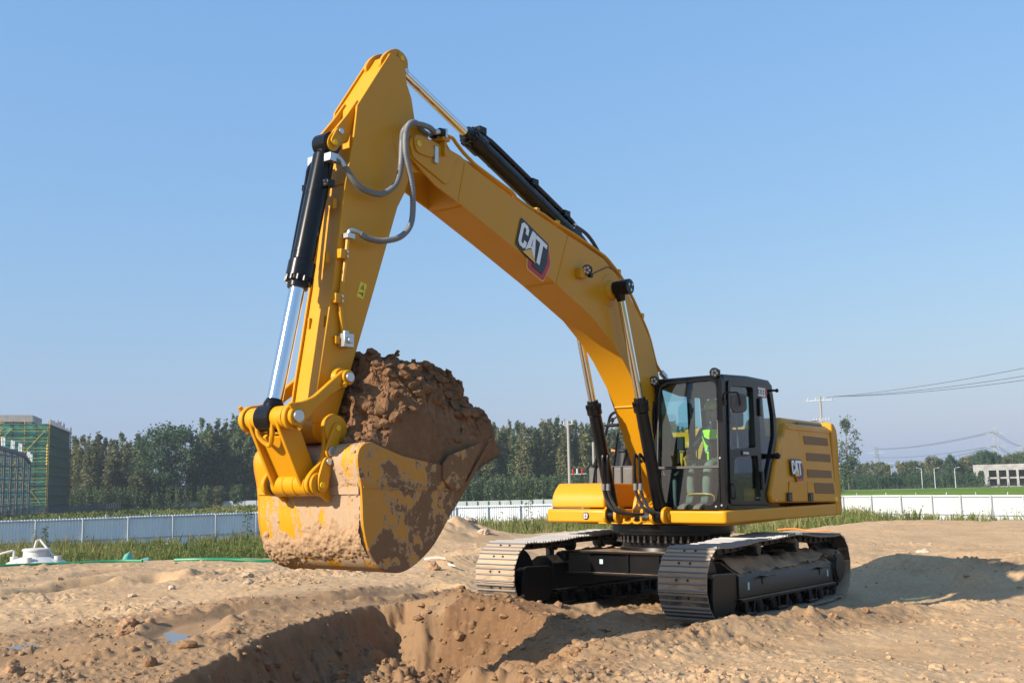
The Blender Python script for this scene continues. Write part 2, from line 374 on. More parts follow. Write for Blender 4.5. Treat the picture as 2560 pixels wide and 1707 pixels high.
    z = z-out*2.2+out*fbm(x*.2, y*.2, 3, 71)*.12
    return z, damp_shade, out, pit
def tz(x, y): return float(terrain(np.array([x]), np.array([y]))[0][0])
ph = np.radians(np.concatenate([np.linspace(-60, -31, 40)[:-1], np.linspace(-30.5, 30.5, 740), np.linspace(31, 60, 40)[1:]])); NA = len(ph)
lg = lambda a, b, n: np.exp(np.linspace(math.log(a), math.log(b), n))
rr = np.concatenate([lg(2.6, 8.5, 60)[:-1], lg(8.5, 46, 650), lg(46, 112, 60)[1:]]); NR = len(rr)
A_, R_ = np.meshgrid(ph, rr, indexing='ij')
gx = CAM.x+R_*np.cos(YAW-A_); gy = CAM.y+R_*np.sin(YAW-A_)
gz, gd, gv, gp = terrain(gx.ravel(), gy.ravel())
m, n, b = mat('loose_soil')
dp, vg = attr(n, 'damp_shade'), attr(n, 'veg')
n1 = noise(n, .9, 8, .62); n2 = noise(n, 14, 6, .65); n3 = noise(n, 75, 4, .6)
dry = mix(n, ramp(n, n1, [(.3, (0, 0, 0)), (.7, (1, 1, 1))]), (.56, .368, .195), (.68, .475, .275))
dry = mix(n, ramp(n, n2, [(.42, (0, 0, 0)), (.62, (1, 1, 1))]), mix(n, .42, dry, (.30, .18, .095)), dry)
wet = mix(n, ramp(n, n2, [(.35, (0, 0, 0)), (.7, (1, 1, 1))]), (.125, .066, .031), (.26, .148, .075))  # wet soil colour, used as well for the shade painted on the mound face
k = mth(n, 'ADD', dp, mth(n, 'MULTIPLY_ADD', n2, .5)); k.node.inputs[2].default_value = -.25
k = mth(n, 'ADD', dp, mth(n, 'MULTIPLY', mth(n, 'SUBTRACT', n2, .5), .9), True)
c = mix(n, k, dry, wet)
c = mix(n, ramp(n, n3, [(.3, (0, 0, 0)), (.6, (.35, .35, .35))]), mix(n, .25, c, (.1, .06, .035)), c)
grs = mix(n, ramp(n, n2, [(.35, (0, 0, 0)), (.65, (1, 1, 1))]), (.05, .06, .02), (.13, .13, .045))
c = mix(n, vg, c, grs)
n.links.new(c, b.inputs['Base Color']); b.inputs['Roughness'].default_value = .95; b.inputs['Specular IOR Level'].default_value = .15
bump(n, b, mth(n, 'ADD', mth(n, 'MULTIPLY', n2, .6), mth(n, 'MULTIPLY', n3, .5)), .8, .02); M['soil'] = m
me = arr_mesh('ground', np.stack([gx.ravel(), gy.ravel(), gz], 1), grid_faces(NA, NR)[:, ::-1], 'soil', True, dict(damp_shade=gd, veg=sstep(.15, .5, gv)))
link('ground', me)['kind'] = 'structure'

# the far plain as one sheet to the horizon
m, n, b = mat('field'); tc = nd(n, 'ShaderNodeTexCoord')
n1 = noise(n, .02, 5, .6, sc=(1, 1, 1)); n2 = noise(n, .6, 5, .7); n3 = noise(n, .12, 4, .6)
c = mix(n, ramp(n, n1, [(.4, (0, 0, 0)), (.6, (1, 1, 1))]), (.105, .19, .018), (.17, .235, .028))
c = mix(n, ramp(n, n2, [(.35, (.5, .5, .5)), (.65, (0, 0, 0))]), c, (.075, .13, .02))
n.links.new(c, b.inputs['Base Color']); b.inputs['Roughness'].default_value = 1; b.inputs['Specular IOR Level'].default_value = .05
bump(n, b, n2, 1, .3); M['field'] = m
mb = MB(); mb.add([(-3500, -3500, -2.45), (2500, -3500, -2.45), (2500, 3500, -2.45), (-3500, 3500, -2.45)], [(0, 1, 2, 3)])
tag(obj('plain', mb, flat('dry_plain', (.12, .13, .05), 1, var=.3, scale=.05), smooth=False), kind='structure')
V2 = lambda px, D, z=0: (CAM.x+D*math.cos(YAW-math.atan((px-1280)/2648)), CAM.y+D*math.sin(YAW-math.atan((px-1280)/2648)), z)  # world point from an image pixel column and a distance from the camera
def ring(name, bands, m_, z):   # ground sheets given by image pixel columns and near/far distances
    mb = MB(); v = []
    for px, a, c_ in bands: v += [V2(px, a, z), V2(px, c_, z)]
    mb.add(v, [(2*i, 2*i+1, 2*i+3, 2*i+2) for i in range(len(bands)-1)])
    o = obj(name, mb, m_, smooth=False); o['kind'] = 'structure'; return o
ring('rice_field', [(1000, 111.5, 262), (1400, 111.5, 300), (1900, 111.5, 352), (2300, 111.5, 352), (3200, 111.5, 365)], 'field', -2.3)
m, n, b = mat('meadow'); n2 = noise(n, .35, 6, .7)
n.links.new(ramp(n, n2, [(.3, (.05, .09, .02)), (.5, (.12, .15, .035)), (.7, (.2, .18, .07))]), b.inputs['Base Color']); b.inputs['Roughness'].default_value = 1; bump(n, b, n2, 1, .3); M['meadow'] = m
ring('meadow', [(-700, 111.5, 230), (300, 111.5, 300), (700, 111.5, 300), (1000, 111.5, 262)], 'meadow', -2.31)
ring('farm_road', [(1880, 355, 361), (2300, 354, 359), (2900, 366, 371)], flat('pale_road', (.5, .46, .4), .9, var=.1), -2.29)

# ------------------------------------------------------------------ clods, stones, puddles
def ico(sub, seed, rough=.34):
    bm = bmesh.new(); bmesh.ops.create_icosphere(bm, subdivisions=sub, radius=1)
    V = np.array([v.co[:] for v in bm.verts]); F = np.array([[v.index for v in f.verts] for f in bm.faces]); bm.free()
    q = fbm3(V[:, 0]*1.3+seed*7, V[:, 1]*1.3, V[:, 2]*1.3, 3, seed)
    q = q+.45*fbm3(V[:, 0]*3.4+seed, V[:, 1]*3.4, V[:, 2]*3.4, 2, seed+9)+.25*(np.round(q*4)/4-q); return V*(1+rough*1.6*q)[:, None], F
m, n, b = mat('clod_soil'); n2 = noise(n, 22, 5, .65); cd = attr(n, 'damp_shade')
c = mix(n, cd, mix(n, n2, (.33, .21, .12), (.52, .36, .225)), mix(n, n2, (.17, .095, .048), (.32, .19, .10)))
n.links.new(c, b.inputs['Base Color']); b.inputs['Roughness'].default_value = .95; b.inputs['Specular IOR Level'].default_value = .1; bump(n, b, n2, .6, .01); M['clod'] = m
def clods(name, N, rmin, rmax, smin, smax, sub, seed, where):
    g = np.random.default_rng(seed); VV = []; FF = []; DD = []; off = 0
    r = rmin*np.exp(g.random(N*4)*math.log(rmax/rmin)); p = np.radians(g.uniform(-36, 36, N*4))
    x = CAM.x+r*np.cos(YAW-p); y = CAM.y+r*np.sin(YAW-p)
    z, d, o, pit = terrain(x, y); w = where(x, y, d, o, pit, r)
    keep = g.random(N*4) < w; x, y, z, d = x[keep][:N], y[keep][:N], z[keep][:N], d[keep][:N]
    base = [ico(sub, s+seed, .3) for s in range(6)]
    for i in range(len(x)):
        V, F = base[g.integers(6)]; s = smin*(smax/smin)**(g.random()**2.2); a = g.random()*6.28; ca, sa = math.cos(a), math.sin(a)
        q = V*np.array([s*g.uniform(.8, 1.4), s, s*g.uniform(.55, .9)])
        VV.append(np.stack([x[i]+q[:, 0]*ca-q[:, 1]*sa, y[i]+q[:, 0]*sa+q[:, 1]*ca, z[i]+q[:, 2]+s*.15], 1)); FF.append(F+off); off += len(V)
        DD.append(np.full(len(V), np.clip(d[i]+g.uniform(-.1, .6), 0, 1)))
    o = link(name, arr_mesh(name, np.concatenate(VV), np.concatenate(FF), 'clod', False, dict(damp_shade=np.concatenate(DD)))); o['kind'] = 'stuff'
clumpy = lambda x, y: sstep(-.15, .4, fbm(x*.55, y*.55, 3, 61))
clods('soil_crumbs', 10000, 7.5, 30, .006, .032, 1, 1, lambda x, y, d, o, pit, r: (o < .01)*(.15+.6*clumpy(x, y)+.5*d))
clods('soil_clods', 900, 7.5, 34, .022, .075, 2, 2, lambda x, y, d, o, pit, r: (o < .01)*(.03+.30*clumpy(x, y)**2+.4*d**2+.9*(pit > .3)+.5*(pit > .9)))
M['stone'] = flat('pale_stone', (.42, .32, .23), .9, var=.25, scale=9); M['clump'] = flat('brown_clump', (.29, .17, .09), .95, var=.3, scale=12)
clods('pit_clods', 900, 9.3, 15, .014, .065, 2, 3, lambda x, y, d, o, pit, r: np.maximum((pit > .04)*.9, .8*np.exp(-(poly_d(x, y, RIDGE)[0]/.45)**2)))
def stone(px, py, s, mt, label, sub=3, seed=0, flatz=.75):
    V, F = ico(sub, 40+seed, .34); q = fbm3(V[:, 0]*4, V[:, 1]*4, V[:, 2]*4, 3, seed)*.1
    me = arr_mesh('stone', V*(1+q)[:, None]*np.array([s*1.2, s, s*flatz]), F, mt, False)
    tag(link('stone' if mt == 'stone' else 'soil_lump', me, None, (px, py, tz(px, py)+s*.35), (0, 0, seed*1.3)), label, 'stone' if mt == 'stone' else 'soil lump')
stone(5.17, -4.96, .115, 'clump', 'largest brown soil lump, standing alone beside the curved tyre rut', seed=1)
stone(5.75, -4.1, .09, 'clump', 'brown soil lump just in front of the largest lump by the rut', seed=2)
stone(-.05, -9.28, .10, 'stone', 'pale angular stone lying on the light soil left below the bucket', seed=3, flatz=.6)
stone(-1.5, -8.07, .07, 'stone', 'small stone under the bucket, left of a close pair', seed=4)
stone(-1.5, -7.7, .095, 'stone', 'rounder stone under the bucket, right of a close pair', seed=5)
stone(1.95, -8.78, .065, 'stone', 'small rounded stone in the middle of the left sandy patch', seed=6)
stone(1.15, -7.72, .07, 'stone', 'grey stone lying nearer than the pale angular one', seed=7)
stone(-2.47, -6.7, .12, 'clump', 'brown soil lump beside the far front track', seed=8)
stone(7.76, -2.79, .10, 'clump', 'brown soil lump at the bottom left corner of the site', seed=9)
stone(-9.14, .55, .15, 'stone', 'yellowish block of earth behind the machine, right of the rear track', seed=10, flatz=.6)
stone(2.77, -8.7, .06, 'stone', 'small stone nearest the rut edge on the pale ground', seed=11)
stone(-13.3, -15.0, .2, 'stone', 'flat dark stone resting on the far earth mound', seed=12, flatz=.45)
stone(-12.3, -13.6, .15, 'stone', 'pale boulder at the weeds end of the far earth mound', seed=13)
stone(3.05, -1.9, .07, 'clump', 'soil lump sticking out of the pit wall below the far track', seed=14)
m, n, b = mat('puddle_water'); b.inputs['Base Color'].default_value = (.12, .085, .055, 1); b.inputs['Roughness'].default_value = .06; b.inputs['Specular IOR Level'].default_value = .7; M['puddle'] = m
for pts, w in (([(5.25, -4.0), (5.45, -3.5), (5.65, -3.15), (5.85, -2.98)], .13), ([(2.0, -4.1), (1.4, -4.2)], .12), ([(6.4, -6.3), (6.9, -5.9)], .22), ([(6.5, -4.75), (7.1, -4.5)], .16)):
    p = [Vector((*q, 0)) for q in pts]; v = []
    zz = float(np.quantile(terrain(np.array([q[0] for q in pts]), np.array([q[1] for q in pts]))[0], .5))+.012
    N = 14
    for i in range(N+1):
        t = i/N*(len(p)-1); k = min(int(t), len(p)-2); c = p[k].lerp(p[k+1], t-k); d = (p[k+1]-p[k]).normalized(); s = Vector((-d.y, d.x, 0))
        ww = w*math.sqrt(max(1-(2*i/N-1)**2, 0))*(1+.3*math.sin(i*2.1)); v += [(*(c+s*ww).xy, zz), (*(c-s*ww).xy, zz)]
    tag(obj('puddle', MB().add(v, [(2*i, 2*i+1, 2*i+3, 2*i+2) for i in range(N)]), 'puddle', smooth=False), kind='structure')
# ------------------------------------------------------------------ excavator (x forward, y to its left, z up)
EX = empty('excavator'); EX.matrix_world = Matrix(((.99969, .00011, -.02505, 0), (.00011, .99996, .00875, 0), (.02505, -.00875, .99965, 0), (0, 0, 0, 1)))
tag(EX, 'large yellow tracked excavator holding a heaped bucket of soil above the pit', 'excavator')
def part(name, mb, mats, parent=EX, bevel=0, **k): return obj(name, mb, mats, parent, bevel, **k)
TY = .0559
ux = lambda p, y: (p[0], y, p[1])
LET = dict(
 C=([(.29, -.16), (.29, -.10), (.22, -.03), (.07, -.03), (0, -.10), (0, -.52), (.07, -.59), (.22, -.59), (.29, -.52), (.29, -.40), (.19, -.40), (.19, -.47), (.16, -.50), (.13, -.50), (.10, -.47), (.10, -.15), (.13, -.12), (.16, -.12), (.19, -.15), (.19, -.24), (.29, -.24)], []),
 A=([(.405, -.03), (.54, -.03), (.66, -.60), (.57, -.52), (.475, -.42), (.37, -.50), (.29, -.585)], [[(.455, -.38), (.475, -.16), (.495, -.38)]]),
 T=([(.56, -.03), (1.0, -.03), (1.0, -.13), (.86, -.13), (.86, -.62), (.74, -.62), (.74, -.13), (.56, -.13)], []),
 T3=([(.0, -.05), (.05, 0), (.2, 0), (.25, -.06), (.25, -.25), (.20, -.31), (.25, -.37), (.25, -.56), (.2, -.62), (.05, -.62), (0, -.57), (0, -.47), (.10, -.47), (.10, -.53), (.155, -.53), (.155, -.36), (.06, -.36), (.06, -.26), (.155, -.26), (.155, -.09), (.10, -.09), (.10, -.15), (0, -.15)], []))
def badge(name, O, U, V, s, parent):
    O, U, V = Vector(O), Vector(U).normalized()*s, Vector(V).normalized()*s; N = U.cross(V).normalized(); mb = MB()
    hexa = [(1.07, -.02), (1.26, -.36), (1.12, -.86), (.50, -.90), (.44, -.60)]
    back = rnd([(-.05, .03), (1.06, .03), (1.10, -.3), (.98, -.70), (.30, -.70), (-.05, -.64)], .06)
    sc = lambda P, k, c: [((x-c[0])*k+c[0], (y-c[1])*k+c[1]) for x, y in P]
    mb.sheet(sc(rnd(hexa, .08), 1.07, (.9, -.45)), [], O+N*.001, U, V, .003, 4)
    mb.sheet(rnd(hexa, .08), [], O+N*.0045, U, V, .003, 2)
    mb.sheet(back, [], O+N*.008, U, V, .003, 0)
    mb.sheet(rnd([(1.0, -.2), (1.13, -.36), (1.03, -.76), (.62, -.78), (.7, -.4)], .05), [], O+N*.0115, U, V, .002, 0)
    for c in 'CAT': mb.sheet(*LET[c], O+N*.014, U, V, .003, 1)
    mb.sheet([(.47, -.45), (.72, -.67), (.20, -.67)], [], O+N*.0175, U, V, .003, 3)
    return part(name, mb, ['logoblack', 'white', 'red', 'gold', 'gold'], parent, smooth=False)
def pin(mb, x, z, y0, y1, r, m=0, n=28): return mb.cyl((x, y0, z), (x, y1, z), r, n=n, m=m)

# --- boom
BT = [(5.569, 5.013), (5.518, 5.098), (5.44, 5.136), (5.164, 5.124), (5.004, 5.111), (4.766, 5.078), (4.571, 5.003), (3.871, 4.83), (2.961, 4.64), (2.012, 4.452), (1.718, 4.303), (1.417, 4.082), (1.109, 3.802), (.891, 3.537), (.677, 3.059), (.40, 2.4), (.10, 1.85), (-.05, 1.62)]
BB = [(-.05, 1.45), (.12, 1.35), (.32, 1.42), (.663, 1.87), (.911, 2.293), (1.074, 2.576), (1.275, 2.895), (1.58, 3.2), (1.801, 3.38), (2.258, 3.66), (3.1, 3.985), (4.037, 4.31), (4.752, 4.545), (4.851, 4.573), (5.149, 4.66), (5.54, 4.86)]
core = [p for p in BT if p[0] < 4.9]; core = [(4.86, 5.085)]+core+[p for p in BB if p[0] < 4.8]+[(4.80, 4.56)]
mb = MB().prism(core, -.205, .205)
for s in (-1, 1): mb.prism(BT+BB, s*.205, s*.225)
boom = part('boom', mb, 'yellow', bevel=.006)
mb = MB()   # fork cheeks, doubler plates, pin bosses, seams
chk = [(5.575, 5.02), (5.52, 5.10), (5.44, 5.135), (5.2, 5.115), (4.78, 5.05), (4.90, 4.97), (4.965, 4.74), (5.02, 4.70), (5.52, 4.865)]
for s in (-1, 1): mb.prism(rnd(chk, .04), s*.225, s*.243)
pinboss = MB()
for s in (-1, 1):
    part('cheek_plate', MB().prism(rnd(chk, .04), s*.2255, s*.243), 'yellow', boom, bevel=.004)
    f = MB().prism(rnd([(5.53, 5.10), (5.36, 5.115), (5.20, 5.03), (5.23, 4.93), (5.36, 4.92), (5.5, 4.93)], .06), s*.2435, s*.262); pin(f, 5.46, 5.02, s*.262, s*.272, .035, 1)
    part('pin_keeper', f, ['yellow', 'yelcap'], boom, bevel=.003)
    part('end_bracket', MB().box(5.17, 5.225, min(s*.2435, s*.275), max(s*.2435, s*.275), 4.88, 5.06), 'steel', boom, bevel=.004)
for p, q in (((4.70, 5.02), (4.80, 4.575)), ((2.78, 4.60), (3.03, 3.965)), ((.70, 2.95), (.95, 2.55))):
    for s in (-1, 1): part('weld_seam', MB().tube([ux(p, s*.2255), ux(q, s*.2255)], .007, 6), 'yellow', boom)
for (x, z) in ((4.72, 4.532), (3.06, 3.968), (1.12, 2.645)): part('weld_seam', MB().tube([(x, -.2, z), (x, .2, z)], .012, 6), 'yellow', boom)
for s in (-1, 1):
    b_ = MB().rod((1.87, s*.222, 4.06), (1.87, s*.30, 4.06), [(0, .21), (.012, .2), (.02, .13), (.05, .12), (.078, .10)], 28)
    part('cylinder_boss', b_, 'yellow', boom)
badge('logo_badge', (3.70, .2265, 4.60), (-.923, 0, -.384), (-.30, 0, .95), .52, boom)
badge('logo_badge', (3.12, -.2265, 4.52), (.923, 0, .384), (-.30, 0, .95), .52, boom)
def worklight(O, d, parent, up=(0, 0, 1)):
    d = Vector(d).normalized(); O = Vector(O); mb = MB()
    mb.rod(O-d*.07, O, [(0, .035), (.02, .058), (.065, .066), (.07, .06)], 20); mb.rod(O+d*.0005, O+d*.004, [(0, .056), (.0035, .054)], 20, 1)
    a = d.orthogonal().normalized(); b = d.cross(a)
    for k in range(5):
        t = k*2*PI/5+.3; c = O+(a*math.cos(t)+b*math.sin(t))*.032+d*.003; mb.rod(c, c+d*.004, [(0, .016), (.004, .012)], 10, 2)
    mb.box(O.x-.1, O.x-.05, O.y-.02, O.y+.02, O.z-.08, O.z-.03)
    return part('work_light', mb, ['plastic', 'greyplastic', 'lens'], parent)
worklight((2.53, .33, 4.20), (.9, .3, -.25), boom)
part('light_bracket', MB().box(2.50, 2.62, .2255, .30, 4.10, 4.22), 'yellow', boom, bevel=.006)
part('light_cable', MB().tube([(2.45, .30, 4.15), (2.38, .24, 4.16), (2.1, .235, 4.28), (1.9, .235, 4.36), (1.75, .22, 4.33)], .006, 6, smooth=4), 'rubber', boom)
# steel oil lines along the boom top
TB = [(5.092, 5.258), (4.864, 5.259), (4.797, 5.215), (4.49, 5.06), (3.84, 4.905), (3.764, 4.85), (3.474, 4.79), (3.395, 4.785), (3.214, 4.765), (3.051, 4.724), (2.626, 4.66), (2.042, 4.53), (1.848, 4.474), (1.519, 4.287), (1.305, 4.10), (1.185, 3.98), (.902, 3.66), (.779, 3.43), (.686, 3.232), (.555, 3.14)]
for k, y in enumerate((.19, .13, -.13, -.19)):
    p = [(x, y, z+.012*(k % 2)) for x, z in TB]
    if k % 2: p = [(5.03, y+.03, 5.21), (4.92, y, 5.2), (4.80, y, 5.10)]+p[3:]
    part('oil_line', MB().tube(p, .020, 8, smooth=2), 'yellow', boom)
for x, z in ((3.36, 4.775), (2.95, 4.71), (1.6, 4.34), (1.04, 3.84)):
    part('line_clamp', MB().box(x-.03, x+.03, .10, .215, z-.02, z+.045), 'yellow', boom, bevel=.006)
    part('line_clamp', MB().box(x-.03, x+.03, -.215, -.10, z-.02, z+.045), 'yellow', boom, bevel=.006)
f = MB().box(5.02, 5.13, .12, .30, 5.15, 5.185).box(5.06, 5.09, .14, .29, 4.99, 5.15)
part('hose_bracket', f, 'yellow', boom, bevel=.005)
f = MB()
for y in (.16, .27): f.cyl((5.16, y, 5.225), (5.09, y, 5.235), .045, n=14).cyl((5.24, y, 5.205), (5.16, y, 5.225), .03, n=14, m=1); f.box(5.08, 5.11, y-.05, y+.05, 5.17, 5.27, 2)
part('hose_coupling', f, ['plastic', 'steel', 'steel'], boom, bevel=.003)
for y in (.02, -.08):
    part('boom_hose', MB().tube([(2.75, y*.6, 4.92), (2.5, y, 4.94), (2.42, y, 4.87), (2.3, y, 4.84), (2.05, y, 4.78), (1.82, y, 4.62), (1.62, y, 4.36), (1.55, y, 4.2)], .024, 8, smooth=4), 'rubber', boom)
    part('hose_end', MB().cyl((2.46, y, 4.905), (2.34, y, 4.85), .034, n=12), 'steel', boom)
part('roof_hose_fitting', MB().cyl((.56, .19, 3.14), (.50, .22, 3.08), .045, n=6).cyl((.50, .22, 3.08), (.42, .26, 3.0), .02, n=8), 'steel', boom)

# --- stick
SF = [(5.80, 5.90), (5.829, 5.852), (6.232, 5.221), (6.28, 4.80), (6.325, 4.592), (6.365, 4.40), (6.49, 3.39), (6.592, 2.75), (6.637, 2.48), (6.69, 2.11)]
SB = [(6.42, 2.12), (6.18, 2.80), (5.93, 3.52), (5.657, 4.322), (5.551, 4.506), (5.445, 4.822), (5.37, 5.02), (5.40, 5.20), (5.478, 5.519), (5.55, 5.655), (5.58, 5.80), (5.66, 5.90)]
mb = MB().prism([(x-.028, z) for x, z in SF]+[(x+.02, z) for x, z in SB], -.148, .148)
for s in (-1, 1): mb.prism(SF+SB, s*.148, s*.170)
stick = part('stick', mb, 'yellow', bevel=.005)
for s in (-1, 1):
    ear = [(5.90, 5.78), (5.845, 5.88), (5.76, 5.965), (5.66, 6.015), (5.56, 6.0), (5.495, 5.945), (5.485, 5.87), (5.50, 5.80), (5.56, 5.70), (5.75, 5.6)]
    part('top_ear', MB().prism(rnd(ear, .05), s*.085, s*.125), 'yellow', stick, bevel=.006)
    f = MB().prism(rnd([(5.655, 5.955), (5.60, 5.99), (5.535, 5.95), (5.50, 5.80), (5.55, 5.76), (5.61, 5.80), (5.645, 5.9)], .035), s*.1255, s*.143); pin(f, 5.60, 5.92, s*.143, s*.152, .03, 1); pin(f, 5.54, 5.80, s*.143, s*.16, .03, 2)
    part('pin_keeper', f, ['yellow', 'yelcap', 'steel'], stick, bevel=.003)
    br = [(6.16, 5.33), (6.30, 5.12), (6.45, 4.93), (6.53, 4.83), (6.545, 4.76), (6.50, 4.70), (6.43, 4.715), (6.37, 4.80), (6.28, 4.84)]
    part('cylinder_bracket', MB().prism(rnd(br, .04), s*.072, s*.105), 'yellow', stick, bevel=.006)
    f = MB().prism(rnd([(6.52, 4.80), (6.46, 4.74), (6.40, 4.80), (6.36, 4.92), (6.40, 4.96), (6.45, 4.93)], .03), s*.1055, s*.128); pin(f, 6.465, 4.79, s*.128, s*.137, .028, 1); pin(f, 6.40, 4.915, s*.128, s*.145, .028, 2)
    part('pin_keeper', f, ['yellow', 'yelcap', 'steel'], stick, bevel=.003)
    part('pivot_boss', MB().rod((5.46, s*.1705, 5.02), (5.46, s*.203, 5.02), [(0, .28), (.008, .27), (.012, .19), (.032, .185)], 36), 'yellow', stick)
    b_ = MB().rod((6.42, s*.17, 2.53), (6.42, s*.25, 2.53), [(0, .12), (.01, .10), (.08, .09)], 24); part('link_boss', b_, 'yellow', stick)
    for x, z in ((6.44, 3.06), (6.43, 3.66), (6.36, 4.2)): part('lug', MB().box(x+.05, x+.10, s*.10-.012, s*.10+.012, z-.05, z+.05), 'yellow', stick, bevel=.004)
part('tip_boss', pin(MB(), 6.555, 2.06, -.165, .165, .125), 'yellow', stick, bevel=.008)
part('weld_seam', MB().tube([(6.345, -.14, 4.42), (6.345, .14, 4.42)], .009, 6), 'yellow', stick)
f = MB().tube([(6.345, .20, 3.88), (6.36, .20, 3.73), (6.41, .20, 3.327), (6.42, .20, 3.195), (6.385, .20, 3.0), (6.37, .20, 2.95)], .022, 8, smooth=3)
part('oil_line', f, 'yellow', stick)
for x, z in ((6.40, 3.70), (6.45, 3.27)):
    part('line_clamp', MB().box(x-.04, x+.055, .1705, .232, z-.045, z+.045), 'yellow', stick, bevel=.006)
    g_ = MB()
    for k in (-.022, .022): g_.cyl((x-.02, .232, z+k), (x-.02, .245, z+k), .013, n=8)
    part('clamp_bolt', g_, 'steel', stick)
part('hose_coupling', MB().box(6.30, 6.39, .175, .25, 3.86, 3.905).tube([(6.345, .21, 3.9), (6.335, .215, 3.94), (6.29, .24, 3.94), (6.24, .26, 3.92)], .022, 8, smooth=3), 'steel', stick)
part('valve_block', MB().box(6.30, 6.42, .1705, .27, 2.82, 2.95).cyl((6.36, .27, 2.885), (6.36, .30, 2.885), .03, n=12).cyl((6.36, .21, 2.95), (6.36, .21, 2.98), .035, n=10), 'steel', stick, bevel=.006)
part('valve_bracket', MB().box(6.42, 6.47, .1705, .21, 2.85, 2.92), 'yellow', stick)
wx, wz = Vector((-.085, 0, -.0165)), Vector((-.045, 0, .150)); O = Vector((6.189, .1712, 3.336))
f = MB().sheet(rnd([(0, 0), (1, 0), (1, 1), (0, 1)], .06), [], O, wx, wz, .002, 0)
f.sheet([(.2, .56), (.8, .56), (.5, .9)], [[(.3, .6), (.5, .82), (.7, .6)]], O+Vector((0, .0025, 0)), wx, wz, .0015, 1)
f.sheet([(.47, .63), (.53, .63), (.53, .74), (.47, .74)], [], O+Vector((0, .0025, 0)), wx, wz, .0015, 1)
f.sheet([(.15, .25), (.45, .25), (.45, .2), (.6, .28), (.45, .36), (.45, .31), (.15, .31)], [], O+Vector((0, .0025, 0)), wx, wz, .0015, 1)
f.sheet([(.66, .12), (.78, .12), (.8, .36), (.72, .44), (.64, .36)], [], O+Vector((0, .0025, 0)), wx, wz, .0015, 1)
part('warning_sticker', f, ['warn', 'logoblack'], stick, smooth=False)
HA = [(6.50, 4.60), (6.43, 4.57), (6.37, 4.49), (6.282, 4.39), (6.167, 4.345), (6.01, 4.355), (5.865, 4.462), (5.80, 4.6), (5.785, 4.745), (5.778, 4.933), (5.757, 5.05), (5.667, 5.148), (5.543, 5.19), (5.351, 5.215), (5.24, 5.205)]
YA = [.16, .20, .22, .25, .28, .30, .32, .33, .335, .335, .335, .335, .33, .30, .27]
HB = [(6.24, 3.92), (6.182, 3.89), (6.08, 3.878), (5.978, 3.892), (5.81, 3.961), (5.69, 4.102), (5.66, 4.311), (5.69, 4.554), (5.742, 4.712), (5.778, 4.842), (5.775, 4.999), (5.73, 5.105), (5.642, 5.175), (5.50, 5.215), (5.35, 5.205), (5.24, 5.205)]
YB = [.26, .28, .31, .34, .37, .385, .385, .385, .385, .385, .38, .37, .34, .28, .20, .16]
for H, Y in ((HA, YA), (HB, YB)):
    mb = MB().tube([(x, y, z) for (x, z), y in zip(H, Y)], .029, 10, smooth=26)
    n_ = len(mb.v)//10; cen = np.array(mb.v).reshape(n_, 10, 3); c0 = cen.mean(1, keepdims=True)
    k = np.where((np.arange(n_) % 3) == 0, .88, 1.05)[:, None, None]; mb.v = [tuple(p) for p in (c0+(cen-c0)*k).reshape(-1, 3)]
    part('stick_hose', mb, 'greyhose', ang=80)
part('hose_coupling', MB().box(6.47, 6.58, .10, .19, 4.575, 4.655).tube([(6.50, .16, 4.63), (6.46, .19, 4.61), (6.42, .215, 4.54)], .026, 8, smooth=3), 'steel', bevel=.004)

# --- hydraulic cylinders
def cylinder(name, p_base, p_rod, Lb, rb, rr, lab, collar=.27, lines=None, sidepipe=None):
    p0, p1 = Vector(p_base), Vector(p_rod); d = (p1-p0).normalized(); L = (p1-p0).length
    root = empty(name, p0, 0, EX); root['label'] = lab; z = p0
    o = lambda nm, mb, mt: part(nm, mb, mt, root)
    o_ = lambda t: d*t
    mb = MB().rod(o_(.0), o_(Lb), [(0, rb*.7), (.10, rb*.75), (.13, rb), (Lb-collar, rb), (Lb-collar+.02, rb*1.22), (Lb-.10, rb*1.22), (Lb-.10, rb*1.12), (Lb-.06, rb*1.12), (Lb-.05, rb*.95), (Lb, rb*.9)], 28)
    o('barrel', mb, 'black')
    g_ = MB(); a = d.orthogonal().normalized(); b = d.cross(a)
    for k in range(12):
        t = k*2*PI/12; c = o_(Lb-.10)+(a*math.cos(t)+b*math.sin(t))*rb*1.13; g_.cyl(c, c+d*.05, .014, n=6)
    o('head_bolt', g_, 'black')
    o('rod', MB().rod(o_(Lb-.02), o_(L-.05), [(0, rr), (L-.03-Lb, rr)], 28), 'chrome')
    o('rod_eye', MB().cyl(o_(L)+Vector((0, -rr*1.3, 0)), o_(L)+Vector((0, rr*1.3, 0)), rr*1.75, n=24).rod(o_(L-.17), o_(L-.02), [(0, rr*1.02), (.05, rr*1.3), (.15, rr*1.35)], 20), 'black')
    o('base_eye', MB().cyl(Vector((0, -rb*.8, 0)), Vector((0, rb*.8, 0)), rb*1.05, n=24), 'black')
    for t in ((.35, .75) if Lb > 1.2 else (.5,)):
        o('band_clamp', MB().rod(o_(Lb*t), o_(Lb*t+.03), [(0, rb*1.03), (.03, rb*1.03)], 24), 'black')
    return root, d
bc, d = cylinder('bucket_cylinder', (6.465, 0, 4.79), (7.02, 0, 2.138), 1.48, .105, .072, 'black barrel with bright rod beside the stick, worked to the bucket')
part('side_pipe', MB().tube([(.03, .0-.09, -.14), (.07, -.155, -.22), (.10, -.16, -.4), (.25, -.15, -1.15), (.29, -.10, -1.22)], .022, 8, smooth=3), 'black', bc)
part('port_block', MB().box(-.02, .06, -.20, -.11, -.19, -.10), 'steel', bc, bevel=.006)
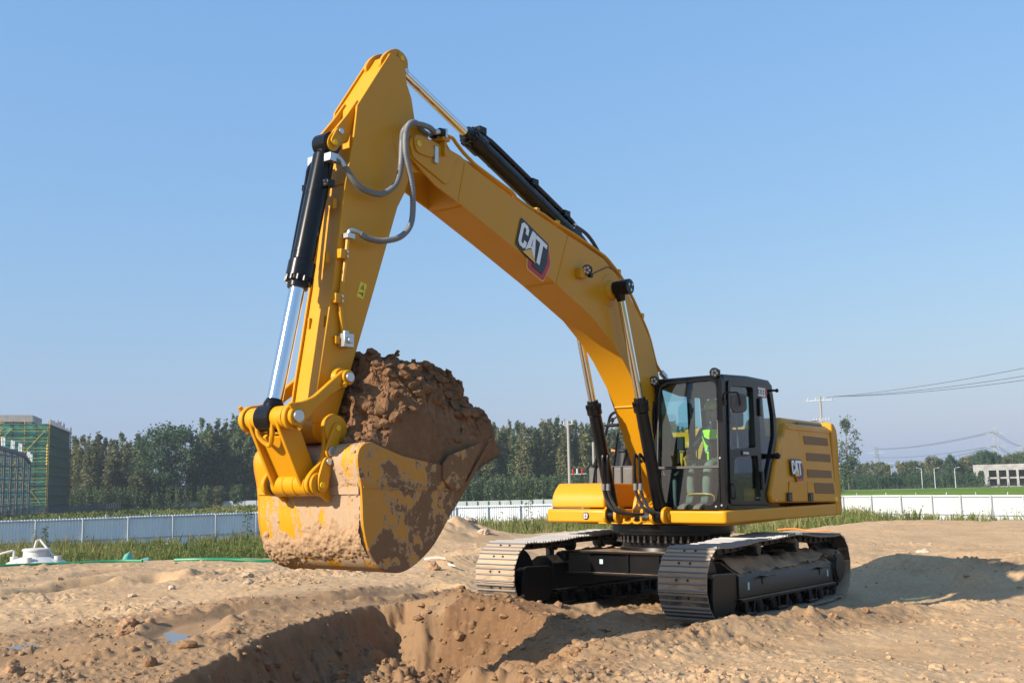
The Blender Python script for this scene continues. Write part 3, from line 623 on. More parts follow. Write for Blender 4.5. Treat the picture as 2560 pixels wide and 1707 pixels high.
for z in (-.42,): part('pipe_clamp', MB().box(.03, .12, -.20, -.09, z-.03, z+.03).box(.03, .12, .09, .17, z-.04, z+.03), 'black', bc, bevel=.005)
sc_, d = cylinder('stick_cylinder', (2.35, 0, 4.70), (5.60, 0, 5.92), 2.22, .098, .052, 'black barrel on top of the boom with rod up to the stick head', .30)
off = Vector((-d.z, 0, d.x))
part('side_pipe', MB().tube([d*.1+off*.13+Vector((0, .03, 0)), d*.3+off*.145+Vector((0, .03, 0)), d*1.7+off*.145+Vector((0, .03, 0)), d*1.9+off*.13+Vector((0, .03, 0)), d*2.08+off*.125+Vector((0, .03, 0))], .036, 10, smooth=3), 'black', sc_)
part('side_pipe', MB().tube([d*.1+off*.12+Vector((0, -.06, 0)), d*1.85+off*.13+Vector((0, -.06, 0)), d*2.08+off*.11+Vector((0, -.06, 0))], .030, 10), 'black', sc_)
for t in (.25, .95, 2.0): part('pipe_clamp', MB().box(d.x*t-.06, d.x*t+.06, -.08, .09, (d*t+off*.15).z-.03+.0, (d*t+off*.15).z+.05), 'black', sc_, bevel=.006)
for s in (-1, 1):
    c_, d = cylinder('boom_cylinder', (.93, s*.36, 1.22), (1.86, s*.36, 4.08), 1.58, .082, .050, 'black lifting cylinder on the %s side of the boom' % ('cab' if s > 0 else 'toolbox'), .20)
    part('pin_cap', MB().cyl(d*3.007+Vector((0, s*.05, 0)), d*3.007+Vector((0, s*.17, 0)), .098, n=28), 'black', c_, bevel=.01)
    g_ = MB()
    for k in range(3):
        t = k*2.1+.4; cc = d*3.007+Vector((math.cos(t)*.045, s*.17, math.sin(t)*.045)); g_.cyl(cc, cc+Vector((0, s*.012, 0)), .017, n=8)
    part('cap_bolt', g_, 'steel', c_)
    pp = [d*.62+Vector((.09, s*-.02, 0)), d*.62+Vector((.15, 0, .10)), d*.62+Vector((.20, .04, .08)), d*.55+Vector((.20, .06, 0))]
    for k in (0, 1):
        yo = .07+.075*k if s < 0 else -.16+.075*k
        part('cylinder_pipe', MB().tube([d*.72+Vector((.06, yo*.6, 0)), d*.74+Vector((.11, yo, .08)), d*.70+Vector((.15, yo, .09)), d*.6+Vector((.18, yo, 0)), d*.5+Vector((.2, yo, -.06))], .018, 8, smooth=3), 'black', c_)
        part('hose_end', MB().cyl(d*.5+Vector((.2, yo, -.06)), d*.45+Vector((.22, yo, -.10)), .027, n=10), 'post_', c_)
        part('boom_hose', MB().tube([d*.46+Vector((.215, yo, -.09)), Vector((.29, yo, .22)), Vector((.22, yo+.06, .08)), Vector((.06, yo+.14, .03)), Vector((-.2, yo+.22, .02))], .021, 8, smooth=4), 'rubber', c_)

# --- bucket linkage
root = empty('bucket_linkage', (0, 0, 0), 0, EX)
for s in (-1, 1):
    up = [(6.36, 2.55), (6.40, 2.605), (6.47, 2.59), (6.60, 2.49), (6.80, 2.33), (6.93, 2.275), (7.06, 2.255), (7.13, 2.19), (7.135, 2.09), (7.07, 2.02), (6.97, 2.025), (6.91, 2.09), (6.80, 2.20), (6.60, 2.36), (6.44, 2.45), (6.37, 2.49)]
    part('side_link', MB().prism(rnd(up, .05), s*.265, s*.315), 'yellow', root, bevel=.010)
    for X_, Z_, r_, e_ in ((7.02, 2.138, .085, .36), (6.42, 2.53, .07, .345)):
        part('link_collar', pin(MB(), X_, Z_, s*.315, s*e_, r_), 'yellow', root, bevel=.008)
        part('link_pin', pin(MB(), X_, Z_, s*.30, s*(e_+.025), r_*.65), 'steel', root, bevel=.006)
    for a_, b_, r_ in (((7.07, s*.34, 2.21), (7.10, s*.345, 2.25), .022), ((7.0, s*.34, 2.06), (6.98, s*.36, 2.03), .024), ((6.46, s*.33, 2.47), (6.48, s*.35, 2.45), .022)): part('retaining_bolt', MB().cyl(a_, b_, r_, n=8), 'yellow', root)
    hl = [(7.10, 2.21), (7.13, 2.13), (7.10, 2.05), (6.80, 1.50), (6.70, 1.475), (6.625, 1.55), (6.66, 1.66), (6.93, 2.19), (7.02, 2.24)]
    part('h_link_plate', MB().prism(rnd(hl, .04), s*.165, s*.205), 'yellow', root, bevel=.008)
    part('pivot_tube', pin(MB(), 7.02, 2.138, s*.085, s*.245, .102), 'yellow', root, bevel=.006)
part('h_link_web', MB().prism([(6.98, 2.0), (7.0, 1.97), (6.76, 1.56), (6.72, 1.60)], -.165, .165), 'yellow', root)
part('h_link_loop', MB().tube([(7.09, -.10, 2.09), (7.075, -.09, 1.98), (7.03, 0, 1.90), (7.075, .09, 1.98), (7.09, .10, 2.09)], .022, 8, smooth=6), 'yellow', root)
f = MB(); pin(f, 6.72, 1.565, -.225, .225, .105)
for y in (-.07, .07): pin(f, 6.72, 1.565, y-.012, y+.012, .112)
part('lower_pivot_tube', f, 'yellow', root, bevel=.006)
f = MB()
for y in (-.245, .245): pin(f, 6.72, 1.565, y-.012, y+.012, .10); pin(f, 7.02, 2.138, y-.012, y+.012, .095)
part('grease_seal', f, 'plastic', root)

# --- bucket
m, n, b = mat('muddy_bucket_side')   # wet smears on worn paint
n1 = noise(n, 2.2, 7, .62, dist=.6); n2 = noise(n, 13, 6, .7); n4 = noise(n, 30, 3, .6, sc=(1, 1, 6))
sp = nd(n, 'ShaderNodeSeparateXYZ'); tc = nd(n, 'ShaderNodeTexCoord'); n.links.new(tc.outputs['Object'], sp.inputs[0])
k = mth(n, 'MULTIPLY_ADD', sp.outputs[0], -.12); k.node.inputs[2].default_value = .70
k = mth(n, 'ADD', mth(n, 'ADD', k, mth(n, 'MULTIPLY', n1, .9)), mth(n, 'MULTIPLY', n2, .46))
k2 = mth(n, 'MULTIPLY_ADD', sp.outputs[2], -.06); k2.node.inputs[2].default_value = .135
k = mth(n, 'ADD', k, k2)
fw_ = ramp(n, k, [(.678, (0, 0, 0)), (.690, (1, 1, 1))]); fd = ramp(n, k, [(.637, (0, 0, 0)), (.66, (1, 1, 1))])
steel_ = ramp(n, mth(n, 'ADD', sp.outputs[2], mth(n, 'MULTIPLY', n1, .3)), [(.95, (1, 1, 1)), (1.08, (0, 0, 0))])
base = mix(n, steel_, mix(n, ramp(n, n4, [(.62, (0, 0, 0)), (.7, (.5, .5, .5))]), (.46, .20, .008), (.36, .25, .13)), (.26, .25, .24))
c = mix(n, fw_, mix(n, fd, base, (.37, .24, .135)), mix(n, n2, (.14, .07, .028), (.24, .13, .06)))
n.links.new(c, b.inputs['Base Color']); n.links.new(mix(n, fd, (.4,)*3, (.95,)*3), b.inputs['Roughness'])
bump(n, b, mth(n, 'ADD', mth(n, 'MULTIPLY', fw_, .7), mth(n, 'MULTIPLY', n2, .5)), .6, .02); M['bucketside'] = m
m, n, b = mat('dusty_bucket_back')   # dry dirt film scraped off in streaks
n1 = noise(n, 2.0, 6, .6, sc=(1, 1.6, .55)); n2 = noise(n, 20, 5, .7); n3 = noise(n, 9, 4, .6, sc=(1, 1.5, .3))
tc = nd(n, 'ShaderNodeTexCoord'); sp = nd(n, 'ShaderNodeSeparateXYZ'); n.links.new(tc.outputs['Object'], sp.inputs[0])
k = mth(n, 'ADD', mth(n, 'ADD', mth(n, 'MULTIPLY', n1, .5), mth(n, 'MULTIPLY', n2, .16)), mth(n, 'MULTIPLY', n3, .34))
side = mth(n, 'MULTIPLY', mth(n, 'ABSOLUTE', sp.outputs[1], 0), -.12); k = mth(n, 'ADD', k, side)
k = mth(n, 'ADD', k, mth(n, 'MULTIPLY', sp.outputs[1], .09))
f_ = ramp(n, k, [(.415, (0, 0, 0)), (.455, (1, 1, 1))])
n.links.new(mix(n, f_, YEL, mix(n, n2, (.31, .205, .125), (.46, .32, .20))), b.inputs['Base Color'])
n.links.new(mix(n, f_, (.36,)*3, (.95,)*3), b.inputs['Roughness']); bump(n, b, mth(n, 'ADD', mth(n, 'MULTIPLY', f_, .6), mth(n, 'MULTIPLY', n2, .5)), .6, .012); M['bucketback'] = m
HW = .70
SH = [(4.80, 2.06), (4.94, 1.85), (5.2, 1.534), (5.417, 1.30), (5.644, 1.03), (5.84, .885), (6.0, .81), (6.153, .787), (6.31, .825), (6.42, .91), (6.50, 1.03), (6.555, 1.214), (6.572, 1.40), (6.59, 1.55), (6.625, 1.68), (6.64, 1.78), (6.62, 1.86), (6.56, 1.91), (6.48, 1.93)]
SHc = []
for i in range(len(SH)-1):
    p0, p1, p2, p3 = [Vector(SH[min(max(i+k, 0), len(SH)-1)]) for k in (-1, 0, 1, 2)]
    for t in (0, .33, .66): SHc.append(tuple(.5*((2*p1)+(p2-p0)*t+(2*p0-5*p1+4*p2-p3)*t*t+(3*p1-p0-3*p2+p3)*t**3)))
SHc.append(SH[-1])
def off2(P, d):
    out = []
    for i, p in enumerate(P):
        a, b_ = Vector(P[max(i-1, 0)]), Vector(P[min(i+1, len(P)-1)]); t = (b_-a).normalized(); out.append((p[0]-t.y*d, p[1]+t.x*d))
    return out
mb = MB().prism(SHc+off2(SHc, .03)[::-1], -HW+.02, HW-.02)
bk = part('bucket', mb, 'bucketback', ang=40)
TOP = [(6.37, 1.894), (6.08, 1.817), (5.80, 1.78), (5.572, 1.755), (5.50, 1.66), (5.40, 1.60), (5.2, 1.60)]
for s in (-1, 1):
    part('side_plate', MB().prism(SHc+TOP, s*(HW-.02), s*(HW+.008)), 'bucketside', bk)
    part('side_plate_band', MB().prism([(6.575, 1.545), (6.572, 1.53), (5.30, 1.515), (5.29, 1.53)], s*(HW+.0085), s*(HW+.02)), 'bucketside', bk)
    sc2 = [(5.56, 1.76), (5.478, 1.843), (5.2, 1.925), (4.989, 1.992), (5.023, 1.917), (5.13, 1.77), (5.224, 1.635), (5.3, 1.53), (5.45, 1.53), (5.56, 1.62)]
    part('side_cutter', MB().prism(sc2, s*(HW+.0085), s*(HW+.035)), 'bucketside', bk, bevel=.006)
    er = [(6.63, 2.17), (6.56, 2.20), (6.48, 2.15), (6.44, 2.05), (6.48, 1.95), (6.55, 1.86), (6.56, 1.6), (6.54, 1.42), (6.60, 1.40), (6.67, 1.46), (6.78, 1.46), (6.85, 1.50), (6.87, 1.58), (6.82, 1.66), (6.70, 1.76), (6.665, 1.90), (6.69, 2.05), (6.68, 2.12)]
    part('hanger_ear', MB().prism(rnd(er, .06, 5), s*.27, s*.315), 'yellow', bk, bevel=.010)
    for X_, Z_, r_ in ((6.56, 2.05, .13), (6.74, 1.565, .10)): part('pin_boss', pin(MB(), X_, Z_, s*.315, s*.345, r_, 0, 32), 'yellow', bk, bevel=.008)
    f = MB().prism(rnd([(6.51, 2.08), (6.58, 2.115), (6.62, 2.06), (6.70, 1.86), (6.68, 1.80), (6.62, 1.79), (6.575, 1.83)], .05), s*.3455, s*.37); pin(f, 6.565, 2.06, s*.37, s*.382, .028, 1); pin(f, 6.64, 1.85, s*.37, s*.392, .042, 2)
    part('pin_keeper', f, ['yellow', 'yelcap', 'steel'], bk, bevel=.004)
    f = MB().prism(rnd([(6.70, 1.80), (6.62, 1.80), (6.63, 1.70), (6.67, 1.52), (6.71, 1.49), (6.77, 1.50), (6.78, 1.6), (6.73, 1.75)], .04), s*.3455, s*.37); pin(f, 6.735, 1.555, s*.37, s*.382, .028, 1); pin(f, 6.665, 1.76, s*.37, s*.39, .032, 2)
    part('pin_keeper', f, ['yellow', 'yelcap', 'steel'], bk, bevel=.004)
part('wear_band', MB().prism([(6.588, 1.545), (6.60, 1.54), (6.597, 1.475), (6.584, 1.47)], -HW+.02, HW-.02), 'bucketback', bk)
for k in range(5):
    y = -.56+.28*k
    t_ = MB().prism([(5.02, 1.82), (5.06, 1.90), (4.90, 2.06), (4.775, 2.15), (4.765, 2.12), (4.82, 1.99)], y-.06, y+.06)
    part('tooth', t_, 'bucketside', bk, bevel=.012)
# dirt cakes stuck on the bucket: a rough crust, thick in patches and below the paint elsewhere
def crust(name, P, O_n, thick, mt):
    V = P+O_n*thick[:, :, None]; return part(name, MB(), mt, bk) if False else link(name, arr_mesh(name, V.reshape(-1, 3), grid_faces(*P.shape[:2]), mt, True, dict(damp_shade=np.full(P.shape[0]*P.shape[1], .38 if name == 'dried_dirt' else .95))), bk)
ar = np.array(SHc); sl_ = np.concatenate([[0], np.cumsum(np.hypot(*np.diff(ar, axis=0).T))])
ss = np.linspace(sl_[20], sl_[-1], 230); yy = np.linspace(-HW+.03, HW-.03, 190)
px_, pz_ = np.interp(ss, sl_, ar[:, 0]), np.interp(ss, sl_, ar[:, 1]); tx, tz_ = np.gradient(px_), np.gradient(pz_); q = np.hypot(tx, tz_)
P = np.stack(np.broadcast_arrays(px_[:, None], yy[None, :], pz_[:, None]), -1); Nn = np.stack(np.broadcast_arrays((tz_/q)[:, None], 0*yy[None, :], (-tx/q)[:, None]), -1)
z_ = P[..., 2]
zone = np.exp(-((z_-1.02-.12*P[..., 1])/.17)**2)*.95+.35*np.exp(-((z_-1.72)/.2)**2)*(np.abs(P[..., 1]-.25) < .5)+.18
h = fbm3(P[..., 0]*4, P[..., 1]*4, P[..., 2]*4, 5, 81, .6)+.35*fbm3(P[..., 0]*17, P[..., 1]*17, P[..., 2]*17, 3, 82)
th = (h*.5+zone*.62-.36); th = np.where(th > 0, np.minimum(th, .35)**.7*.062*(1+.6*fbm3(P[..., 0]*30, P[..., 1]*30, P[..., 2]*30, 2, 83)), -.012)
crust('dried_dirt', P, Nn, th, 'clod')['kind'] = 'stuff'

# --- undercarriage
Lp = []   # outer line of the chain, clockwise from the front bottom
def arc(cx, cz, r, a0, a1, n): return [(cx+r*math.cos(R(a0+(a1-a0)*i/n)), cz+r*math.sin(R(a0+(a1-a0)*i/n))) for i in range(n+1)]
PATH = [(-1.75, .0), (1.72, .0), (1.95, .035)]+arc(1.98, .475, .445, -70, 78, 18)+[(1.72, .905), (1.2, .925), (.85, .955), (.3, .965), (-.4, .998), (-.75, .992), (-1.4, .945), (-1.9, .94)]+arc(-2.17, .475, .475, 80, 262, 22)+[(-2.05, .03)]
pa = np.array(PATH+[PATH[0]]); cl = np.concatenate([[0], np.cumsum(np.hypot(*np.diff(pa, axis=0).T))]); NS = 54; pitch = cl[-1]/NS
sm = MB().box(-pitch*.5+.004, pitch*.5-.004, -.30, .30, -.034, -.022, 0)
for x in (-pitch*.36, 0, pitch*.36): sm.prism([(x-.011, -.022), (x+.011, -.022), (x+.006, -.001 if x else -.006), (x-.006, -.001 if x else -.006)], -.298, .298, 'y', 1)
for y in (-.10, .10): sm.box(-pitch*.46, pitch*.5, y-.022, y+.022, -.115, -.034, 2); sm.cyl((pitch*.4, y-.05, -.075), (pitch*.4, y+.05, -.075), .032, n=8, m=2)
for y in (-.07, .07):
    sm.cyl((pitch*.18, y, -.022), (pitch*.18, y, -.010), .014, n=6, m=2)
shoe_me = sm.mesh('track_shoe', [M['shoe'], M['grouser'], M['link']])
roll = MB().rod((0, -.20, 0), (0, .20, 0), [(0, .06), (.02, .085), (.06, .085), (.065, .11), (.10, .11), (.105, .085), (.295, .085), (.30, .11), (.335, .11), (.34, .085), (.38, .085), (.40, .06)], 18).mesh('roller', [M['undermud']])
crl = MB().rod((0, -.22, 0), (0, .24, 0), [(0, .05), (.02, .085), (.12, .085), (.125, .06), (.30, .06), (.305, .088), (.44, .088), (.46, .07), (.46, .05)], 22).mesh('carrier_roller', [M['trackfr']])
for s in (-1, 1):
    tr = empty('track', (0, 0, 0), TY, EX); tr['label'] = 'crawler track on the %s side' % ('cab' if s > 0 else 'toolbox')
    tr.location = Vector((-math.sin(TY)*s*1.295, math.cos(TY)*s*1.295, 0))
    for i in range(NS):
        t = (i+.5)*pitch; x = float(np.interp(t, cl, pa[:, 0])); z = float(np.interp(t, cl, pa[:, 1]))
        a = [np.interp((t+e) % cl[-1], cl, pa[:, k]) for e in (-.07, .07) for k in (0, 1)]; ang = math.atan2(a[3]-a[1], a[2]-a[0])
        o = link('track_shoe', shoe_me, tr, (x, 0, z)); o.rotation_euler = (PI, -ang*-1 if False else 0, 0)
        # local +z of the shoe points outward: build the frame from the tangent
        o.rotation_mode = 'QUATERNION'; T = Vector((math.cos(ang), 0, math.sin(ang))); Nn_ = Vector((math.sin(ang), 0, -math.cos(ang)))
        o.rotation_quaternion = Matrix((T, Nn_.cross(T), Nn_)).transposed().to_quaternion()
    fr = empty('track_frame', tr.location, TY, EX); fr['label'] = 'black track frame inside the %s side track' % ('cab' if s > 0 else 'toolbox')
    P_ = lambda nm, mb, mt, **k: part(nm, mb, mt, fr, **k)
    yz = [(-.24*s, .27), (-.24*s, .60), (-.15*s, .685), (.02*s, .69), (.24*s, .545), (.255*s, .52), (.255*s, .27)]
    P_('side_beam', MB().prism(yz, -1.95, 1.42, 'x'), 'trackfr', bevel=.012)
    P_('lower_flange', MB().box(-1.95, 1.42, min(.20*s, .30*s), max(.20*s, .30*s), .235, .268), 'trackfr', bevel=.004)
    P_('lower_flange', MB().box(-1.95, 1.42, min(-.20*s, -.30*s), max(-.20*s, -.30*s), .235, .268), 'trackfr', bevel=.004)
    for q in (.185, -.235):
        y0, y1 = sorted((s*q, s*(q+.05)))
        fk = [(1.425, .255), (1.5, .16), (1.98, .075), (2.09, .14), (2.12, .30), (2.10, .55), (2.04, .59), (1.48, .575), (1.425, .54)]
        P_('idler_guard', MB().prism(rnd(fk, .04), y0, y1), 'trackfr', bevel=.012)
    P_('front_cover', MB().prism([(1.425, .27), (1.425, .52), (1.52, .56), (1.52, .25)], -.18, .18), 'trackfr')
    P_('idler_wheel', MB().cyl((1.98, -.09, .475), (1.98, .09, .475), .335, n=40).cyl((1.98, -.16, .475), (1.98, .16, .475), .10, n=20), 'trackfr', bevel=.01)
    sp_ = MB().cyl((-2.17, -.035, .475), (-2.17, .035, .475), .33, n=40)
    for k in range(21):
        t = k*2*PI/21; sp_.cyl((-2.17+.32*math.cos(t), 0, .475+.32*math.sin(t)), (-2.17+.385*math.cos(t), 0, .475+.385*math.sin(t)), .034, .018, n=6)
    P_('sprocket', sp_, 'trackfr', bevel=.004)
    P_('final_drive', MB().rod((-2.17, -.1*s, .475), (-2.17, .30*s, .475), [(0, .30), (.14, .30), (.16, .255), (.26, .25), (.355, .235), (.38, .20), (.40, .19)], 36), 'trackfr')
    g_ = MB()
    for k in range(14):
        t = k*2*PI/14; g_.cyl((-2.17+.215*math.cos(t), s*.26, .475+.215*math.sin(t)), (-2.17+.215*math.cos(t), s*.275, .475+.215*math.sin(t)), .016, n=6)
    P_('drive_bolt', g_, 'trackfr')
    for i in range(8): link('roller', roll, fr, (-1.62+i*.445, 0, .145))
    for x in (.80, -.52):
        link('carrier_roller', crl, fr, (x, .03*s, .83)).rotation_euler = (0, 0, 0 if s > 0 else PI)
        P_('carrier_bracket', MB().box(x-.06, x+.06, -.24, -.18, .60, .80), 'trackfr')
    for x in (-1.18, -.06, 1.02):
        for q in (-1, 1):
            g_ = MB().prism([(x-.19, .08), (x+.19, .08), (x+.15, .045), (x-.15, .045)], q*.17, q*.235)
            for dx in (-.15, .15): g_.prism([(x+dx-.03, .235), (x+dx+.03, .235), (x+dx*.8+.02, .08), (x+dx*.8-.02, .08)], q*.20, q*.228)
            P_('roller_guard', g_, 'undermud', bevel=.006)
    for x in (-1.45, .60): 
        w_ = MB().box(x-.18, x+.18, min(.25*s, .33*s), max(.25*s, .33*s), .495, .51); P_('step_lug', w_, 'trackfr', bevel=.003)
    P_('tow_eye', MB().prism([(-1.42, .49), (-1.36, .49), (-1.38, .40), (-1.40, .40)], s*.2555, s*.262).prism([(.66, .49), (.72, .49), (.70, .40), (.68, .40)], s*.2555, s*.262), 'link')
    for x in (1.13, -1.72): P_('inspection_sticker', MB().box(x-.025, x+.025, min(s*.2555, s*.258), max(s*.2555, s*.258), .36, .45), 'mint', smooth=False)
    # soil lying on the beam
    xs = np.linspace(-1.9, 1.4, 120); q_ = np.linspace(0, 1, 14); X, Q = np.meshgrid(xs, q_, indexing='ij')
    Y = np.interp(Q, [0, .35, .6, 1], [-.20, -.12, .02, .235])*s; Zb = np.interp(Q, [0, .2, .6, 1], [.64, .688, .69, .548])
    th = np.maximum(fbm(X*2.4+s*9, Y*5, 4, 91)*.09+fbm(X*11, Y*11, 3, 92)*.03+.012+.05*np.exp(-((X+1.6)/.25)**2), -.01)
    o = link('soil_cover', arr_mesh('soil_cover', np.stack([X, Y, Zb+th], -1).reshape(-1, 3), grid_faces(120, 14), 'clod', True, dict(damp_shade=np.full(X.size, .25))), fr); o['kind'] = 'stuff'
cb = empty('car_body', (0, 0, 0), TY, EX)
plan = [(.98, -.75), (1.12, -1.12), (.62, -1.12), (.35, -.9), (-.5, -.9), (-.75, -1.12), (-1.25, -1.12), (-1.05, -.75), (-1.05, .75), (-1.25, 1.12), (-.75, 1.12), (-.5, .9), (.35, .9), (.62, 1.12), (1.12, 1.12), (.98, .75)]
part('top_plate', MB().prism(plan, .725, .755, 'z'), 'blackdust', cb, bevel=.004)
part('bottom_plate', MB().prism([(x*1.02, y) for x, y in plan], .445, .475, 'z'), 'blackdust', cb, bevel=.004)
for x in (.90, -.97): part('cross_web', MB().box(x-.015, x+.015, -.78, .78, .475, .725), 'black', cb)
for sx, sy in ((1, 1), (1, -1), (-1, 1), (-1, -1)):
    a = (.90 if sx > 0 else -.97, .78*sy); b_ = (1.04*sx if sx > 0 else -1.17, 1.10*sy)
    part('leg_web', MB().prism([(a[0]-.015, a[1]), (a[0]+.015, a[1]), (b_[0]+.015, b_[1]), (b_[0]-.015, b_[1])], .475, .725, 'z'), 'black', cb)
    part('leg_ramp', MB().prism([(.62*sx, 1.05*sy), (1.14*sx, 1.05*sy), (1.14*sx, 1.22*sy), (.62*sx, 1.22*sy)], .60, .745, 'z'), 'blackdust', cb, bevel=.05)
for y in (-.2, .25): part('stiffener', MB().box(.915, .94, y-.01, y+.01, .475, .725), 'black', cb)
part('inspection_sticker', MB().box(.916, .9175, -.86+.22, -.81+.22, .585, .645), 'mint', cb, smooth=False)
part('centre_shell', MB().rod((0, 0, .47), (0, 0, .80), [(0, .80), (.25, .74), (.33, .72)], 48), 'blackdust', cb)
sb = empty('swing_bearing', (0, 0, 0), 0, EX)
part('lower_race', MB().rod((0, 0, .78), (0, 0, .90), [(0, .72), (.02, .70), (.10, .70), (.12, .74)], 64), 'black', sb)
part('upper_race', MB().rod((0, 0, .965), (0, 0, 1.10), [(0, .79), (.02, .81), (.045, .81), (.05, .845), (.135, .845)], 64), 'black', sb)
part('inner_race', MB().cyl((0, 0, .88), (0, 0, .98), .66, n=48), 'black', sb)
bm_ = MB().cyl((0, 0, -.05), (0, 0, .05), .017, n=8).cyl((0, 0, -.055), (0, 0, -.03), .026, n=6).mesh('race_bolt', [M['link']])
for k in range(48): link('race_bolt', bm_, sb, (.755*math.cos(k*2*PI/48), .755*math.sin(k*2*PI/48), .925))
# ------------------------------------------------------------------ upper structure
uf = empty('upper_frame', (0, 0, 0), 0, EX)
part('deck', MB().prism([(-2.7, 1.23), (-1.0, 1.15), (.2, 1.103), (.62, 1.103), (.62, 1.24), (-2.7, 1.30)], -1.15, 1.10), 'yellow', uf, bevel=.01)
part('front_deck', MB().prism([(.62, 1.10), (.95, 1.115), (.95, 1.135), (.62, 1.20)], -.60, .26), 'yellow', uf, bevel=.004)
fs = rnd([(.92, .24), (.92, 1.30), (-2.73, 1.29), (-2.73, 1.16), (.60, 1.16), (.60, .24)], .10, 5)
part('cab_side_skirt', MB().prism(rnd([(.93, .24), (.93, 1.285), (.80, 1.285), (.80, .24)], .09, 5), 1.135, 1.292, 'z'), 'yellow', uf, bevel=.022, seg=3)
part('cab_side_skirt', MB().prism([(.85, 1.296), (-2.735, 1.378), (-2.735, 1.205), (.85, 1.138)], 1.12, 1.284), 'yellow', uf, bevel=.022, seg=3)
part('cab_floor', MB().box(-.75, .80, .24, 1.20, 1.24, 1.30), 'black', uf)
for y in (-.30, .30):
    br = [(.58, 1.14), (.48, 1.45), (.24, 1.72), (.16, 2.10), (.05, 2.16), (-.06, 2.05), (-.2, 1.80), (-.9, 1.55), (-1.4, 1.2), (-1.4, 1.14)]
    part('boom_bracket', MB().prism(rnd(br, .05), y-.025, y+.025), 'yellow', uf, bevel=.006)
part('foot_pin', MB().cyl((.03, -.40, 1.55), (.03, .40, 1.55), .085, n=24), 'steel', uf)
part('boom_bracket_base', MB().prism([(.62, 1.2), (.62, 1.30), (.30, 1.52), (-.1, 1.2)], -.27, .27), 'yellow', uf, bevel=.01)
for s in (-1, 1):
    for q in (-.085, .085):
        cl_ = [(.62, 1.125), (1.0, 1.125), (1.06, 1.19), (1.05, 1.29), (.97, 1.345), (.86, 1.335), (.72, 1.24), (.62, 1.24)]
        part('cylinder_clevis', MB().prism(rnd(cl_, .03), s*.36+q-.022, s*.36+q+.022), 'yellow', uf, bevel=.006)
    part('clevis_pin', MB().cyl((.93, s*.36-.13, 1.22), (.93, s*.36+.13, 1.22), .055, n=20), 'yellow', uf, bevel=.006)
part('front_lamp', MB().box(.55, .62, .10, .27, 1.40, 1.54).rod((.62, .18, 1.47), (.645, .18, 1.47), [(0, .055), (.02, .052), (.025, .045)], 18, 1), ['black', 'lens'], uf, bevel=.006)
for k, (y, z) in enumerate(((.02, 1.33), (.12, 1.28), (.20, 1.36))):
    part('deck_hose', MB().tube([(.88, y-.1, 1.19), (.80, y, 1.20+.03*k), (.62, y+.05, z), (.40, y+.05, z-.02)], .026, 8, smooth=4), 'rubber', uf)
part('deck_pipe', MB().tube([(.60, -.12, 1.42), (.72, -.10, 1.36), (.74, .05, 1.34), (.60, .22, 1.34)], .022, 8, smooth=4), 'yellow', uf)
for y in (-.12, .02): part('lifting_eye', MB().tube([(.955, y-.05, 1.20), (.97, y-.06, 1.15), (.97, y, 1.128), (.97, y+.06, 1.15), (.955, y+.05, 1.20)], .016, 8, smooth=5), 'yellow', uf)
# engine hood (cab side)
hp = [(-.42, 1.385), (-.36, 1.50), (-.69, 2.14), (-.755, 2.285), (-.80, 2.295), (-.915, 2.32), (-1.06, 2.555), (-1.12, 2.585), (-1.484, 2.585), (-2.575, 2.60), (-2.655, 2.48), (-2.66, 1.72), (-2.755, 1.39)]
mb = MB(); N = len(hp)   # cross-sections from the side inwards: the top edge leans in
sec = []
for y, k, zt in ((1.268, 0, 0), (1.285, 1, 0), (1.275, 2, 0)): pass
def lean(x, z): return 1.285-.05*max(0, (z-1.72)/.9)-.11*max(0, (z-2.47)/.13)
v = [(x, lean(x, z), z) for x, z in hp]+[(x, .62, z) for x, z in hp]
# side surface split in two heights so the lean reads as a crease
mb.prism([p for p in hp], .62, 1.16)
hood = part('engine_hood', mb, 'yellow', bevel=.05, seg=4)
side = [(-.43, 1.39), (-.375, 1.50), (-.70, 2.13), (-.77, 2.27), (-.93, 2.31), (-1.05, 2.50), (-2.64, 2.515), (-2.642, 1.72), (-2.74, 1.395)]
mb = MB(); NN = len(side)
mb.add([(x, 1.10, z) for x, z in side]+[(x, 1.288-.045*max(0, (z-1.75)/.75), z) for x, z in side],
       [tuple(range(NN)), ]+[(i, i+NN, (i+1) % NN+NN, (i+1) % NN) for i in range(NN)])
mb.f.append(tuple(range(2*NN-1, NN-1, -1))); mb.m.append(0)
part('side_panel', mb, 'yellow', hood, bevel=.035, seg=4)
sy = lambda z: 1.288-.045*max(0, (z-1.75)/.75)
def decal(name, poly, mt, lift=.003, th=.004, par=hood, bev=0):
    mb = MB(); n_ = len(poly); mb.add([(x, sy(z)+lift, z) for x, z in poly]+[(x, sy(z)+lift+th, z) for x, z in poly], [tuple(range(n_)), tuple(range(2*n_-1, n_-1, -1))]+[(i, i+n_, (i+1) % n_+n_, (i+1) % n_) for i in range(n_)])
    return part(name, mb, mt, par, bevel=bev)
for q in ([(-1.61, 2.345), (-2.50, 2.348), (-2.515, 2.232), (-1.617, 2.222)], [(-1.648, 2.103), (-2.545, 2.108), (-2.540, 1.989), (-1.650, 1.984)], [(-1.636, 1.864), (-2.529, 1.864), (-2.527, 1.752), (-1.634, 1.748)], [(-1.819, 1.674), (-2.534, 1.676), (-2.583, 1.520), (-1.857, 1.520)]):
    decal('vent_grille', rnd(q, .02), 'grille', .0145 if q[0][1] < 1.7 else .003)
part('vent_grille', MB().add([(-1.54, 1.185, 2.548), (-2.46, 1.185, 2.556), (-2.49, 1.222, 2.50), (-1.57, 1.222, 2.495)], [(0, 1, 2, 3)]), 'grille', hood)
